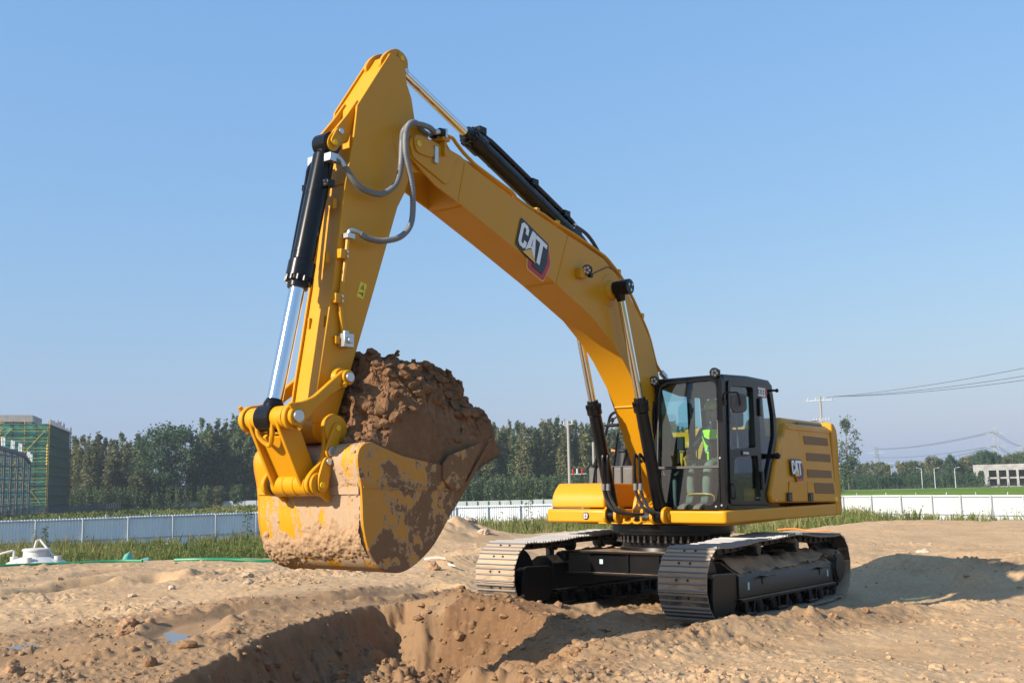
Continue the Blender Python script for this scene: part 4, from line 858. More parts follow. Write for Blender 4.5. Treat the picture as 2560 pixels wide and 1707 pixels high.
for z0, z1, x in ((2.44, 2.48, None),): 
    decal('moulded_rib', rnd([(-1.02, 2.43), (-1.16, 2.47), (-2.63, 2.48), (-2.63, 2.435), (-1.2, 2.415)], .015), 'yellow', 0, .014, bev=.006)
decal('lower_panel_step', rnd([(-.98, 1.68), (-2.63, 1.70), (-2.70, 1.41), (-.92, 1.41)], .02), 'yellow', 0, .012, bev=.008)
decal('panel_seam', [(-.80, 2.27), (-.806, 2.27), (-.846, 1.41), (-.84, 1.41)], 'logoblack', .0005, .001)
decal('panel_seam', [(-1.475, 2.42), (-1.479, 2.42), (-1.479, 1.70), (-1.475, 1.70)], 'logoblack', .0005, .001)
decal('panel_seam', [(-1.575, 1.69), (-1.579, 1.69), (-1.582, 1.41), (-1.578, 1.41)], 'logoblack', .013, .001)
for x in (-.865, -1.595):
    l_ = decal('hood_latch', rnd([(x, 1.53), (x-.155, 1.53), (x-.158, 1.405), (x-.003, 1.405)], .015), 'plastic', .012, .012)
    decal('latch_paddle', rnd([(x-.05, 1.515), (x-.115, 1.515), (x-.118, 1.42), (x-.053, 1.42)], .01), 'greyplastic', .024, .006, hood)
decal('key_disc', rnd([(-.56, 1.44), (-.53, 1.44), (-.53, 1.41), (-.56, 1.41)], .015), 'steel', .001, .004)
decal('warning_sticker', [(-2.60, 1.475), (-2.70, 1.475), (-2.705, 1.41), (-2.61, 1.41)], 'warn', .012, .002)
badge('logo_badge', (-1.045, 1.289, 1.985), (-1, 0, 0), (.02, -.06, 1), .34, hood)
part('hood_horn', MB().cyl((-.62, 1.24, 2.02), (-.55, 1.33, 2.02), .03, .045, n=12).cyl((-.55, 1.33, 2.02), (-.53, 1.36, 2.02), .045, .02, n=12), 'plastic', hood)
part('engine_cover', MB().prism([(-.95, 1.3), (-.95, 2.28), (-1.10, 2.44), (-2.56, 2.46), (-2.56, 1.3)], -1.10, .60), 'yellow', bevel=.04, seg=3)
part('pump_side_pod', MB().prism([(-1.3, 1.30), (-1.3, 1.9), (-1.32, 2.0), (-1.36, 2.05), (-1.4, 2.44), (-2.56, 2.46), (-2.56, 1.30)], -1.30, -1.12), 'yellow', bevel=.04, seg=3)
part('cab_rear_pod', MB().prism([(-.80, 1.3), (-.80, 2.36), (-.86, 2.42), (-1.2, 2.44), (-1.2, 1.3)], .62, 1.05), 'yellow', bevel=.03, seg=3)
# counterweight with rounded tail
cz = [(0, 2.60), (.14, 2.595), (.215, 2.52), (.235, 2.3), (.24, 1.73), (.30, 1.42), (.315, 1.29), (.28, 1.215), (.05, 1.205)]
yy_ = np.linspace(-1.29, 1.29, 41); V = []; ns = len(cz)
for y in yy_:
    bulge = (math.sqrt(3.3**2-y*y)-math.sqrt(3.3**2-1.29**2)); e = 1-.0*abs(y); edge = max(0, (abs(y)-1.22)/.07); 
    for (dx, z) in cz:
        fl = .0 if z > 1.7 else .03
        V.append((-2.665-(dx*(1-.30*edge**2)+bulge)*1.0 if dx > .06 else -2.665, y*(1-.02*max(0, (z-2.45)/.15)), z-.02*edge**2*(z > 2.4)))
F = grid_faces(41, ns).tolist()
mb = MB().add(V, [tuple(f) for f in F]+[tuple(range(ns)), tuple(40*ns+i for i in range(ns-1, -1, -1))]+[(i*ns+ns-1, (i+1)*ns+ns-1, (i+1)*ns, i*ns) for i in range(40)])
part('counterweight', mb, 'yellow', bevel=.02)
# toolbox on the right with its skirt, steps and rails
tb = part('toolbox', MB().prism([(.80, 1.325), (.80, 1.47), (.745, 1.56), (.66, 1.645), (.62, 1.66), (-.095, 1.66), (-.095, 1.325)], -1.48, -.60), 'yellow', bevel=.025, seg=3)
part('lower_skirt', MB().prism([(.93, 1.12), (.95, 1.15), (.95, 1.29), (.92, 1.305), (-.5, 1.305), (-.5, 1.12)], -1.46, -.43), 'yellow', tb, bevel=.025, seg=3)
f = MB().rod((.948, -.80, 1.215), (.962, -.80, 1.215), [(0, .052), (.012, .05)], 22).rod((.958, -.80, 1.215), (.968, -.80, 1.215), [(0, .04), (.008, .036)], 18, 1).box(.966, .971, -.803, -.797, 1.178, 1.252).box(.966, .971, -.837, -.763, 1.212, 1.218)
part('skirt_lamp', f, ['plastic', 'lens'], tb)
st = part('fuel_step_box', MB().prism([(-.10, 1.3), (-.10, 1.89), (-.14, 1.92), (-1.1, 1.92), (-1.1, 1.3)], -1.46, -.70), 'greyplastic', bevel=.02)
for y in (-1.33, -1.18, -1.03, -.88): part('tread_rib', MB().box(-.105, -.08, y-.012, y+.012, 1.66, 1.905), 'plastic', st)
RA = [(-.12, -1.40, 1.90), (-.25, -1.32, 2.2), (-.40, -1.30, 2.55), (-.42, -1.27, 2.68), (-.47, -1.2, 2.74), (-.6, -1.05, 2.76), (-1.0, -1.0, 2.76), (-1.1, -1.0, 2.5)]
part('handrail', MB().tube(RA, .022, 8, smooth=3), 'black')
part('handrail', MB().tube([(-.08, -1.36, 1.66), (-.10, -1.32, 1.98), (-.10, -1.28, 2.20)], .022, 8, smooth=3), 'black')
part('handrail', MB().tube([(-.2, -1.08, 1.90), (-.2, -1.0, 2.40)], .016, 8), 'black')
mr = part('side_mirror', MB().ball((-.2, -1.1, 2.52), .1, 16, 8, 0, .45, 1.5, .28), 'plastic')
part('mirror_stalk', MB().tube([(-.2, -1.1, 2.54), (-.2, -1.08, 2.60), (-.23, -1.0, 2.66), (-.3, -.95, 2.66)], .012, 8, smooth=3).cyl((-.2, -1.1, 2.57), (-.2, -1.1, 2.63), .03, n=10), 'plastic', mr)
ac = part('air_precleaner', MB().rod((-.5, -1.05, 1.90), (-.5, -1.05, 2.20), [(0, .16), (.18, .14), (.22, .135), (.24, .15), (.27, .15), (.29, .08)], 24), 'plastic')
part('clip', MB().cyl((-.42, -1.17, 2.15), (-.40, -1.25, 2.16), .018, n=8), flat('orange_clip', (.75, .25, .01), .5), ac)
part('exhaust_stack', MB().rod((-.72, -1.05, 2.16), (-.72, -1.05, 2.74), [(0, .05), (.08, .09), (.35, .125), (.5, .11), (.56, .08), (.58, .075)], 24), 'greyhose')

# ------------------------------------------------------------------ cab
cab = empty('cab', (0, 0, 0), 0, EX)
c_ = lambda nm, mb, mt, **k: part(nm, mb, mt, cab, **k)
FY0, FY1 = .205, 1.235
FO = rnd([(FY0, 1.305), (FY0-.005, 1.95), (.275, 2.955), (.31, 2.99), (1.20, 3.01), (FY1, 2.96), (FY1, 1.305)], .03)
GU = rnd([(.275, 1.855), (.315, 2.78), (.345, 2.90), (.44, 2.945), (1.06, 2.95), (1.145, 2.91), (1.165, 2.83), (1.15, 1.855)], .03)
GL = rnd([(.272, 1.825), (.275, 1.60), (.30, 1.43), (.38, 1.352), (1.045, 1.362), (1.12, 1.44), (1.15, 1.60), (1.15, 1.825)], .03)
c_('front_frame', MB().sheet(FO, [GU[::-1], GL[::-1]], (.785, 0, 0), (0, 1, 0), (0, 0, 1), .06), 'black', bevel=.008)
ring_ = lambda P, d: [(x+(cx_-x)*d/max(math.hypot(cx_-x, cz_-z), .01), z+(cz_-z)*d/max(math.hypot(cx_-x, cz_-z), .01)) for x, z in P]
for P in (GU,):
    cx_, cz_ = .73, 2.4
    c_('window_seal', MB().sheet(ring_(P, -.018), [ring_(P, .006)[::-1]], (.843, 0, 0), (0, 1, 0), (0, 0, 1), .008), 'rubber', bevel=.003)
c_('front_glass', MB().sheet(GU, [], (.80, 0, 0), (0, 1, 0), (0, 0, 1), 0), 'glass', smooth=False)
c_('lower_glass', MB().sheet(GL, [], (.80, 0, 0), (0, 1, 0), (0, 0, 1), 0), 'glass', smooth=False)
c_('window_split_bar', MB().box(.835, .85, .262, 1.16, 1.832, 1.850), 'greyplastic')
for y, z in ((.235, 1.36), (.29, 1.345), (1.11, 1.345), (1.19, 1.36), (.222, 1.93), (1.185, 1.95), (.30, 2.955), (1.17, 2.985), (.24, 1.55)): c_('frame_bolt', MB().rod((.845, y, z), (.862, y, z), [(0, .016), (.012, .014), (.016, .008)], 10), 'steel')
SO = [(.785, 1.362), (.76, 1.95), (.72, 2.96), (.70, 2.985), (.08, 3.02), (-.60, 3.02), (-.655, 2.99), (-.755, 2.57), (-.755, 2.28), (-.44, 1.63), (-.465, 1.362)]
DW1 = rnd([(.635, 2.88), (-.01, 2.915), (-.03, 2.115), (.712, 2.06)], .05); DW2 = rnd([(.575, 1.965), (-.086, 2.015), (-.143, 1.425), (.545, 1.40), (.672, 1.56)], .05)
QW = rnd([(-.215, 2.90), (-.575, 2.88), (-.665, 2.55), (-.665, 2.29), (-.33, 1.63), (-.26, 1.66)], .04)
rmap = lambda P: P
c_('side_frame', MB().sheet([(-x, z) for x, z in SO], [[(-x, z) for x, z in DW1][::-1], [(-x, z) for x, z in DW2][::-1], [(-x, z) for x, z in QW][::-1]], (0, 1.18, 0), (-1, 0, 0), (0, 0, 1), .055), 'black', bevel=.006)
door = part('cab_door', MB().sheet([(-x, z) for x, z in rnd([(.705, 2.945), (-.085, 2.955), (-.155, 2.93), (-.175, 1.378), (.735, 1.378)], .05)], [[(-x, z) for x, z in DW1][::-1], [(-x, z) for x, z in DW2][::-1]], (0, 1.2365, 0), (-1, 0, 0), (0, 0, 1), .02), 'black', bevel=.005)
door['label'] = 'black framed cab door with two tinted panes'
part('door_window', MB().sheet([(-x, z) for x, z in DW1], [], (0, 1.21, 0), (-1, 0, 0), (0, 0, 1), 0), 'glassdark', door, smooth=False)
part('door_window', MB().sheet([(-x, z) for x, z in DW2], [], (0, 1.21, 0), (-1, 0, 0), (0, 0, 1), 0), 'glassdark', door, smooth=False)
part('door_handle', MB().box(.20, .36, 1.257, 1.272, 2.015, 2.045).box(.36, .395, 1.257, 1.266, 2.0, 2.06, 1), ['steel', 'plastic'], door, bevel=.004)
part('lower_handle', MB().tube([(.66, 1.262, 1.44), (.66, 1.285, 1.47), (.68, 1.285, 1.60), (.69, 1.262, 1.63)], .012, 8, smooth=3), 'plastic', door)
for z in (2.66, 1.68): part('door_hinge', MB().box(-.215, -.145, 1.2565, 1.285, z-.12, z+.12), 'black', door, bevel=.01)
c_('quarter_window', MB().sheet([(-x, z) for x, z in QW], [], (0, 1.205, 0), (-1, 0, 0), (0, 0, 1), 0), 'glassdark', smooth=False)
c_('corner_pillar', MB().prism(rnd([(.845, 1.145), (.845, 1.20), (.80, 1.236), (.70, 1.236), (.70, 1.18), (.785, 1.15)], .02), 1.31, 2.985, 'z'), 'black', bevel=.006)
c_('corner_pillar', MB().prism([(.785, .206), (.785, .26), (.70, .25), (.70, .206)], 1.31, 2.96, 'z'), 'black', bevel=.006)
c_('sill', MB().box(-.46, .785, 1.17, 1.245, 1.312, 1.361), 'black', bevel=.006)
rf = c_('roof', MB().prism([(.84, 2.975), (.79, 3.02), (.08, 3.062), (-.58, 3.062), (-.66, 3.01), (-.68, 2.965), (.70, 2.965)], .235, 1.225), 'black', bevel=.02)
c_('roof_lining', MB().prism([(.76, 2.90), (.70, 2.962), (-.65, 2.962), (-.65, 2.86), (.2, 2.84)], .26, 1.175), flat('roof_lining', (.055, .045, .04), .9))
SR = [(.70, 1.36), (.70, 2.955), (-.63, 2.955), (-.70, 2.5), (-.70, 2.2), (-.44, 1.63), (-.46, 1.36)]
RW = rnd([(.66, 1.75), (.66, 2.90), (-.10, 2.90), (-.16, 1.75)], .05); RW2 = rnd([(-.26, 1.9), (-.26, 2.88), (-.56, 2.88), (-.62, 2.3), (-.4, 1.9)], .05)
c_('right_side_frame', MB().sheet([(-x, z) for x, z in SR], [[(-x, z) for x, z in RW][::-1], [(-x, z) for x, z in RW2][::-1]], (0, .205, 0), (-1, 0, 0), (0, 0, 1), .04), 'black')
c_('right_window', MB().sheet([(-x, z) for x, z in RW], [], (0, .225, 0), (-1, 0, 0), (0, 0, 1), 0), 'glass', smooth=False)
c_('right_window', MB().sheet([(-x, z) for x, z in RW2], [], (0, .225, 0), (-1, 0, 0), (0, 0, 1), 0), 'glass', smooth=False)
c_('rear_frame', MB().sheet([(.245, 2.30), (1.18, 2.30), (1.18, 2.96), (.245, 2.96)], [rnd([(.32, 2.36), (1.10, 2.36), (1.10, 2.88), (.32, 2.88)], .06)[::-1]], (-.74, 0, 0), (0, 1, 0), (.1, 0, .995), .04), 'black')
c_('rear_wall', MB().prism([(-.70, 2.30), (-.40, 1.63), (-.42, 1.31), (-.46, 1.31), (-.44, 1.63), (-.745, 2.30)], .245, 1.178), 'black')
c_('rear_window', MB().sheet(rnd([(.31, 2.35), (1.11, 2.35), (1.11, 2.89), (.31, 2.89)], .06), [], (-.725, 0, 0), (0, 1, 0), (.1, 0, .995), 0), 'glass', smooth=False)
c_('gas_strut', MB().cyl((.33, 1.15, 2.88), (.26, 1.15, 2.1), .012, n=8), 'greyplastic')
worklight((.90, .275, 2.985), (.96, .2, -.2), cab); worklight((.90, 1.165, 3.03), (.96, .2, -.2), cab)
c_('antenna', MB().cyl((.70, 1.13, 3.02), (.70, 1.13, 3.09), .016, .014, n=10), 'greyplastic')
c_('rear_clip', MB().cyl((-.62, 1.19, 2.93), (-.66, 1.29, 2.92), .016, n=8).ball((-.665, 1.30, 2.92), .028, 8, 6), 'plastic')
mi = c_('mirror', MB().prism(rnd([(.90, 2.745), (.735, 2.755), (.69, 2.73), (.69, 2.55), (.73, 2.515), (.86, 2.51), (.895, 2.545)], .03), 1.40, 1.47), 'greyplastic', bevel=.02, seg=3)
mi.matrix_basis = Matrix.Translation((.80, 1.43, 2.63)) @ Matrix.Rotation(R(-38), 4, 'Z') @ Matrix.Translation((-.80, -1.43, -2.63))
c_('mirror_arm', MB().tube([(.80, 1.24, 2.66), (.86, 1.27, 2.765), (.86, 1.42, 2.765), (.85, 1.45, 2.76), (.84, 1.47, 2.70), (.84, 1.48, 2.60)], .010, 8, smooth=4).box(.79, .85, 1.237, 1.27, 2.62, 2.68), 'plastic')
w_ = c_('wiper', MB().tube([(.865, .215, 1.98), (.87, .205, 2.15), (.87, .225, 2.45)], .010, 8).tube([(.872, .19, 2.0), (.876, .21, 2.30), (.876, .24, 2.62)], .008, 6).cyl((.84, .23, 2.0), (.885, .23, 2.0), .03, n=12), 'plastic')
c_('wiper_motor', MB().box(.842, .862, .20, .25, 2.30, 2.72).box(.85, .885, .19, .24, 2.42, 2.48), 'plastic', bevel=.005)
O = Vector((-.185, 1.2368, 2.935)); f = MB()
f.sheet(rnd([(-.01, .012), (.27, .012), (.305, -.06), (.27, -.135), (-.01, -.135)], .02), [], O, (-1, 0, 0), (0, 0, 1), .002, 2)
f.sheet(rnd([(-.005, .006), (.24, .006), (.265, -.06), (.23, -.128), (-.005, -.128)], .02), [], O+Vector((0, .0025, 0)), (-1, 0, 0), (0, 0, 1), .002, 0)
for k in range(3): f.sheet(*LET['T3'], O+Vector((-.010-.075*k, .005, -.003)), Vector((-.27, 0, 0)), Vector((0, 0, .19)), .002, 1)
c_('number_badge', f, ['logoblack', 'white', 'red'], smooth=False)
# inside the cab
seat = empty('operator_seat', (0, 0, 0), 0, EX)
M['seatcloth'] = flat('seat_cloth', (.03, .03, .034), .9, var=.2, scale=30)
part('cushion', MB().prism(rnd([(.18, 1.72), (.18, 1.80), (-.25, 1.84), (-.38, 1.80), (-.38, 1.70)], .04), .50, 1.0), 'seatcloth', seat, bevel=.04, seg=3)
part('backrest', MB().prism(rnd([(-.26, 1.80), (-.33, 2.36), (-.40, 2.40), (-.47, 2.36), (-.42, 1.80)], .05), .50, 1.0), 'seatcloth', seat, bevel=.05, seg=3)
part('headrest', MB().prism(rnd([(-.35, 2.42), (-.34, 2.62), (-.40, 2.66), (-.47, 2.62), (-.46, 2.42)], .05), .60, .90), 'seatcloth', seat, bevel=.05, seg=3)
part('pedestal', MB().box(-.32, .12, .56, .94, 1.31, 1.70), 'plastic', seat, bevel=.03)
for y in (.44, 1.06):
    part('console', MB().prism([(-.30, 1.75), (-.30, 1.98), (.15, 1.98), (.22, 1.93), (.18, 1.75)], y-.06, y+.06), 'plastic', seat, bevel=.02)
    part('joystick', MB().tube([(.14, y, 1.97), (.15, y, 2.04), (.17, y, 2.12)], [.03, .018, .026], 10), 'plastic', seat)
f = MB()
for y in (.66, .86): f.tube([(.52, y, 1.32), (.50, y, 1.70), (.46, y, 2.10)], .010, 8); f.cyl((.46, y, 2.10), (.455, y, 2.16), .02, n=10); f.prism([(.42, 1.33), (.62, 1.38), (.62, 1.40), (.42, 1.36)], y-.06, y+.06)
part('travel_lever', f, 'plastic', seat)
part('monitor', MB().box(.50, .54, .30, .50, 2.08, 2.26).box(.50, .53, .38, .42, 1.9, 2.08), 'plastic', seat, bevel=.01)
part('dash_panel', MB().prism([(.60, 1.31), (.60, 1.75), (.5, 1.82), (.35, 1.82), (.35, 1.31)], .26, .40), 'greyplastic', seat, bevel=.02)
part('lever_guard', MB().prism(rnd([(.50, 1.98), (.40, 2.02), (.36, 1.92), (.44, 1.84)], .02), .46, .49), 'yellow', seat)
part('footrest', MB().tube([(.62, .60, 1.42), (.66, .62, 1.50), (.66, .95, 1.50), (.62, .97, 1.42)], .010, 8, smooth=3), 'yellow', seat)
part('rear_view_mirror', MB().box(.60, .64, .68, .76, 2.84, 2.90), 'plastic', seat, bevel=.008)
# ------------------------------------------------------------------ operator
op = empty('person', (0, .75, 1.82)); op.matrix_world = EX.matrix_world @ Matrix.Translation((0, .75, 1.82))
tag(op, 'machine operator in yellow hard hat and lime safety vest sitting in the cab', 'person')
def skin(name, verts, edges, mt, par, lv=2, root=0):
    me = bpy.data.meshes.new(name); me.from_pydata([v[:3] for v in verts], edges, []); me.materials.append(M[mt])
    o = link(name, me, par); sm_ = o.modifiers.new('skin', 'SKIN'); sm_.use_smooth_shade = True; sv = me.skin_vertices
    if not sv:
        bm = bmesh.new(); bm.from_mesh(me); bm.verts.layers.skin.verify(); bm.to_mesh(me); bm.free(); sv = me.skin_vertices
    for i, v in enumerate(verts):
        rx = v[3]; ry = v[4] if len(v) > 4 else rx; sv[0].data[i].radius = (rx, ry); sv[0].data[i].use_root = i == root
    s2 = o.modifiers.new('sub', 'SUBSURF'); s2.levels = s2.render_levels = lv; return o
M['shirt'] = flat('navy_shirt', (.018, .022, .035), .9, var=.2, scale=12); M['trouser'] = flat('grey_green_trousers', (.20, .18, .14), .95, var=.15, scale=14)
M['vest'] = flat('lime_vest', (.50, .85, .02), .7); M['skin'] = flat('skin', (.40, .22, .14), .55); M['boot'] = flat('work_boot', (.10, .095, .075), .8, var=.3, scale=20)
M['hat'] = flat('yellow_hard_hat', (.70, .48, .10), .3)
hipz = .0
vs = [(0, 0, .06, .15, .17), (.02, 0, .22, .13, .17), (.07, 0, .40, .13, .19), (.11, 0, .52, .11, .19), (.14, 0, .60, .055, .06), (.16, 0, .67, .05, .05)]
es = [(0, 1), (1, 2), (2, 3), (3, 4), (4, 5)]
for s in (-1, 1):
    k = len(vs); vs += [(.11, s*.20, .52, .065), (.22, s*.25, .33, .052), (.30, s*.27, .25, .048), (.20+.12, s*.285, .245, .045), (.18+.2, s*.30, .25, .038)]; es += [(3, k), (k, k+1), (k+1, k+2), (k+2, k+3), (k+3, k+4)]
skin('torso', vs, es, 'shirt', op)
for s in (-1, 1):
    skin('trouser_leg', [(-.02, s*.05, .03, .10), (.08, s*.11, .04, .105), (.30, s*.13, .07, .088), (.56, s*.13, .06, .075), (.60, s*.13, -.02, .072), (.62, s*.12, -.20, .066), (.61, s*.11, -.34, .062)], [(i, i+1) for i in range(6)], 'trouser', op)
    bo = MB().prism(rnd([(.54, -.34), (.68, -.34), (.70, -.42), (.86, -.455), (.92, -.49), (.91, -.515), (.54, -.505)], .03), s*.11-.052, s*.11+.052)
    part('boot', bo, 'boot', op, bevel=.025, seg=3)
    h0 = Vector((.40, s*.305, .262)); vs = [(*h0, .026), (*(h0+Vector((.045, -s*.01, .01))), .036, .02), (*(h0+Vector((.085, -s*.015, .01))), .038, .018)]; es = [(0, 1), (1, 2)]
    for q in range(4):
        a = h0+Vector((.09, -s*.015+(q-1.5)*.019, .012)); L = (.9, 1, .95, .75)[q]; k = len(vs)
        vs += [(*a, .0095), (*(a+Vector((.032*L, 0, -.004))), .009), (*(a+Vector((.042*L, 0, -.032*L))), .0085), (*(a+Vector((.022*L, 0, -.05*L))), .0075)]; es += [(2, k), (k, k+1), (k+1, k+2), (k+2, k+3)]
    k = len(vs); a = h0+Vector((.04, -s*.035, -.005)); vs += [(*a, .012), (*(a+Vector((.03, -s*.015, -.015))), .0105), (*(a+Vector((.055, -s*.005, -.03))), .009)]; es += [(1, k), (k, k+1), (k+1, k+2)]
    skin('hand', vs, es, 'skin', op, 2)
hd = MB().ball((.185, 0, .76), .1, 20, 14, 0, .96, .80, 1.18)
head = part('head', hd, 'skin', op, ang=180)
part('nose', MB().prism([(.275, .775), (.305, .745), (.30, .735), (.27, .735)], -.014, .014), 'skin', head, bevel=.008)
for s in (-1, 1):
    part('eye', MB().ball((.268, s*.034, .785), .012, 10, 8), 'logoblack', head); part('ear', MB().ball((.18, s*.082, .765), .03, 10, 8, 0, .7, .35, 1), 'skin', head)
part('mouth', MB().box(.268, .2765, -.022, .022, .694, .701), flat('lips', (.25, .09, .07), .6), head)
part('hair', MB().ball((.16, 0, .785), .1, 18, 12, 0, .95, .84, 1.0), flat('black_hair', (.012, .01, .009), .8), head)
ht = MB().rod((.175, 0, .815), (.175, 0, .96), [(0, .118), (.03, .117), (.07, .106), (.105, .078), (.125, .04), (.13, .001)], 28).prism([(.24, .812), (.345, .80), (.345, .806), (.24, .828)], -.09, .09)
for y in (-.02, 0, .02): ht.tube([(.29, y, .85), (.24, y, .925), (.17, y, .952), (.10, y, .925), (.07, y, .87)], .007, 6, smooth=3)
part('hard_hat', ht, 'hat', op)
f = MB()
a_ = np.linspace(-PI, PI, 29)[:-1]
rows = [(.02, .16, .10, .165, .205), (.02, .20, .145, .205), (.05, .33, .143, .212), (.09, .46, .138, .215), (.115, .545, .105, .19)]
rows = [(.005, .12, .168, .19), (.02, .22, .152, .192), (.05, .33, .15, .205), (.09, .45, .146, .212), (.115, .54, .115, .195)]
V = [(cx+rx*math.cos(t), ry*math.sin(t)*(1), z) for cx, z, rx, ry in rows for t in a_]
ve = part('safety_vest', MB().add(V, [tuple(q) for q in (grid_faces(5, 28)).tolist()]+[(j*28+27, (j+1)*28+27, (j+1)*28, j*28) for j in range(4)]), 'vest', op, ang=180)
part('vest_band', MB().rod((.03, 0, .26), (.03, 0, .30), [(0, .158), (.04, .158)], 28), flat('reflective_band', (.6, .6, .58), .3), ve).scale = (1, 1.3, 1)
for i, c in enumerate('CAT'):
    part('vest_lettering', MB().sheet(*LET[c], Vector((.202, -.075, .345)), Vector((.0, .15, 0)), Vector((-.03, 0, .16)), .002), 'logoblack', ve, smooth=False)
part('cap_red', MB().box(.10, .19, -.10, -.02, .085, .11), 'red', op, bevel=.01).name = 'belt_pouch'

# ------------------------------------------------------------------ soil heaped in the bucket
m, n, b = mat('moist_soil'); n2 = noise(n, 16, 6, .65); n1 = noise(n, 2.5, 4)
c = mix(n, mth(n, 'MULTIPLY', n2, n1), (.11, .055, .026), (.46, .26, .14)); n.links.new(c, b.inputs['Base Color']); b.inputs['Roughness'].default_value = .95; b.inputs['Specular IOR Level'].default_value = .12; bump(n, b, noise(n, 45, 5, .7), .9, .012); M['heapsoil'] = m
nx, ny = 230, 210
X = np.linspace(4.66, 6.56, nx)[:, None]+np.zeros((1, ny)); Yn = np.linspace(-1, 1, ny)[None, :]+np.zeros((nx, 1)); Y = Yn*.705
top = np.interp(X, [4.66, 4.74, 4.85, 4.98, 5.10, 5.25, 5.45, 5.70, 5.90, 6.08, 6.22, 6.36, 6.46, 6.56], [2.06, 2.26, 2.46, 2.56, 2.62, 2.67, 2.69, 2.66, 2.68, 2.60, 2.40, 2.16, 2.0, 1.86])
low = np.interp(X, [4.66, 5.0, 5.5, 6.1, 6.56], [1.85, 1.72, 1.60, 1.70, 1.80])
sh = np.clip(1-np.abs(Yn+.06*np.sin(X*5))**3.6, 0, 1)**.62
ck = lambda f, s, k: lumps(X*f+fbm(X*3, Y*3, 2, 120+s)*.5, Y*f, s, k)/f
lum = fbm3(X*2.2, Y*2.2, X*0+3, 4, 101, .55); b1 = vn2(X*5+fbm(X*4, Y*4, 2, 108)*1.2, Y*5, 102); b2 = vn2(X*12, Y*12, 103)
Z = low+(top-low)*sh
hz = (Z-low)/.9
Z = Z+(lum*.17+np.maximum(b1-.5, 0)*.22+np.maximum(b2-.55, 0)*.07+fbm(X*26, Y*26, 3, 104)*.03+ck(3.2, 131, .4)*.7+ck(7, 132, .5)*1.1+ck(15, 133, .5)*1.2)*np.clip(hz*2.2, 0, 1)
# broken vertical faces: push lumps sideways too
X2 = X+(fbm3(X*3, Y*3, Z*3, 4, 105)*.16+np.maximum(vn3(X*8, Y*8, Z*8, 109)-.5, 0)*.18+fbm3(X*16, Y*16, Z*16, 3, 110)*.04)*np.clip(hz*1.5, 0, 1); Y2 = Y+(fbm3(X*3, Y*3, Z*3, 4, 106)*.11+np.maximum(vn3(X*7, Y*7, Z*7, 111)-.5, 0)*.16*np.sign(Y)+fbm3(X*15, Y*15, Z*15, 3, 112)*.05)*np.clip(hz, 0, 1)*(1-np.abs(Yn)**8)
Z = np.where(np.abs(Yn) > .97, np.minimum(Z, low+.02), Z)
heap = link('soil_load', arr_mesh('soil_load', np.stack([X2, Y2, Z], -1).reshape(-1, 3), grid_faces(nx, ny), 'heapsoil', False, dict(damp_shade=np.full(nx*ny, 1.0)))); heap.matrix_world = EX.matrix_world
tag(heap, 'heap of moist brown soil piled high in the digging bucket', 'soil')
g = np.random.default_rng(5); VV = []; FF = []; off = 0; base = [ico(1, 60+s, .34) for s in range(5)]; big_ = [ico(2, 60+s, .34) for s in range(5)]
for i in range(1300):
    a, b_ = g.integers(8, nx-8), g.integers(6, ny-6); s = .010*(6.0**(g.random()**2.4)); V, F = (big_ if s > .03 else base)[g.integers(5)]
    VV.append(V*s*np.array([1.2, 1, .9])+np.array([X2[a, b_], Y2[a, b_], Z[a, b_]])); FF.append(F+off); off += len(V)
o = link('soil_lumps', arr_mesh('soil_lumps', np.concatenate(VV), np.concatenate(FF), 'heapsoil', False, dict(damp_shade=np.full(off, .9))), heap); o['kind'] = 'stuff'
# ------------------------------------------------------------------ fences
M['sheetmetal'] = None
m, n, b = mat('painted_sheet_metal'); n1 = noise(n, .7, 5, .6, sc=(1, 1, .35)); n2 = noise(n, 8, 3)
n.links.new(mix(n, ramp(n, n1, [(.35, (0, 0, 0)), (.75, (1, 1, 1))]), (.80, .82, .83), (.70, .73, .76)), b.inputs['Base Color']); b.inputs['Roughness'].default_value = .45; b.inputs['Metallic'].default_value = .1; M['sheetmetal'] = m
m, n, b = mat('white_sheet_metal'); n1 = noise(n, .7, 5, .6, sc=(1, 1, .3))
n.links.new(mix(n, ramp(n, n1, [(.35, (0, 0, 0)), (.75, (1, 1, 1))]), (.50, .52, .52), (.42, .44, .44)), b.inputs['Base Color']); b.inputs['Roughness'].default_value = .55; M['whitesheet'] = m
M['farsheet'] = flat('far_sheet_metal', (.36, .40, .44), .6, var=.1)
M['post'] = flat('galvanised_post', (.42, .46, .50), .5, .3); M['darkfence'] = flat('slate_fence', (.085, .105, .13), .6, var=.15)
M['rust'] = flat('rusty_strut', (.14, .07, .04), .9); M['cable'] = flat('black_cable', (.05, .05, .055), .6)
def corr(L, H, pitch=.20, depth=.03):
    mb = MB(); pr = []; x = 0
    while x < L-.01:
        pr += [(x, 0), (x+pitch*.55, 0), (x+pitch*.65, depth), (x+pitch*.90, depth)]; x += pitch
    pr.append((L, 0)); k = len(pr)
    mb.add([(p[0], -p[1], 0) for p in pr]+[(p[0], -p[1], H) for p in pr], [(i, i+1, i+1+k, i+k) for i in range(k-1)]); return mb
def plainp(L, H): return MB().box(0, L, -.02, .02, 0, H)
def louvre(L, H):
    mb = MB()
    for k in range(9): mb.box(.04, L-.04, -.03, .03, H*k/9, H*k/9+H*.075)
    return mb.box(0, .06, -.05, .05, 0, H)
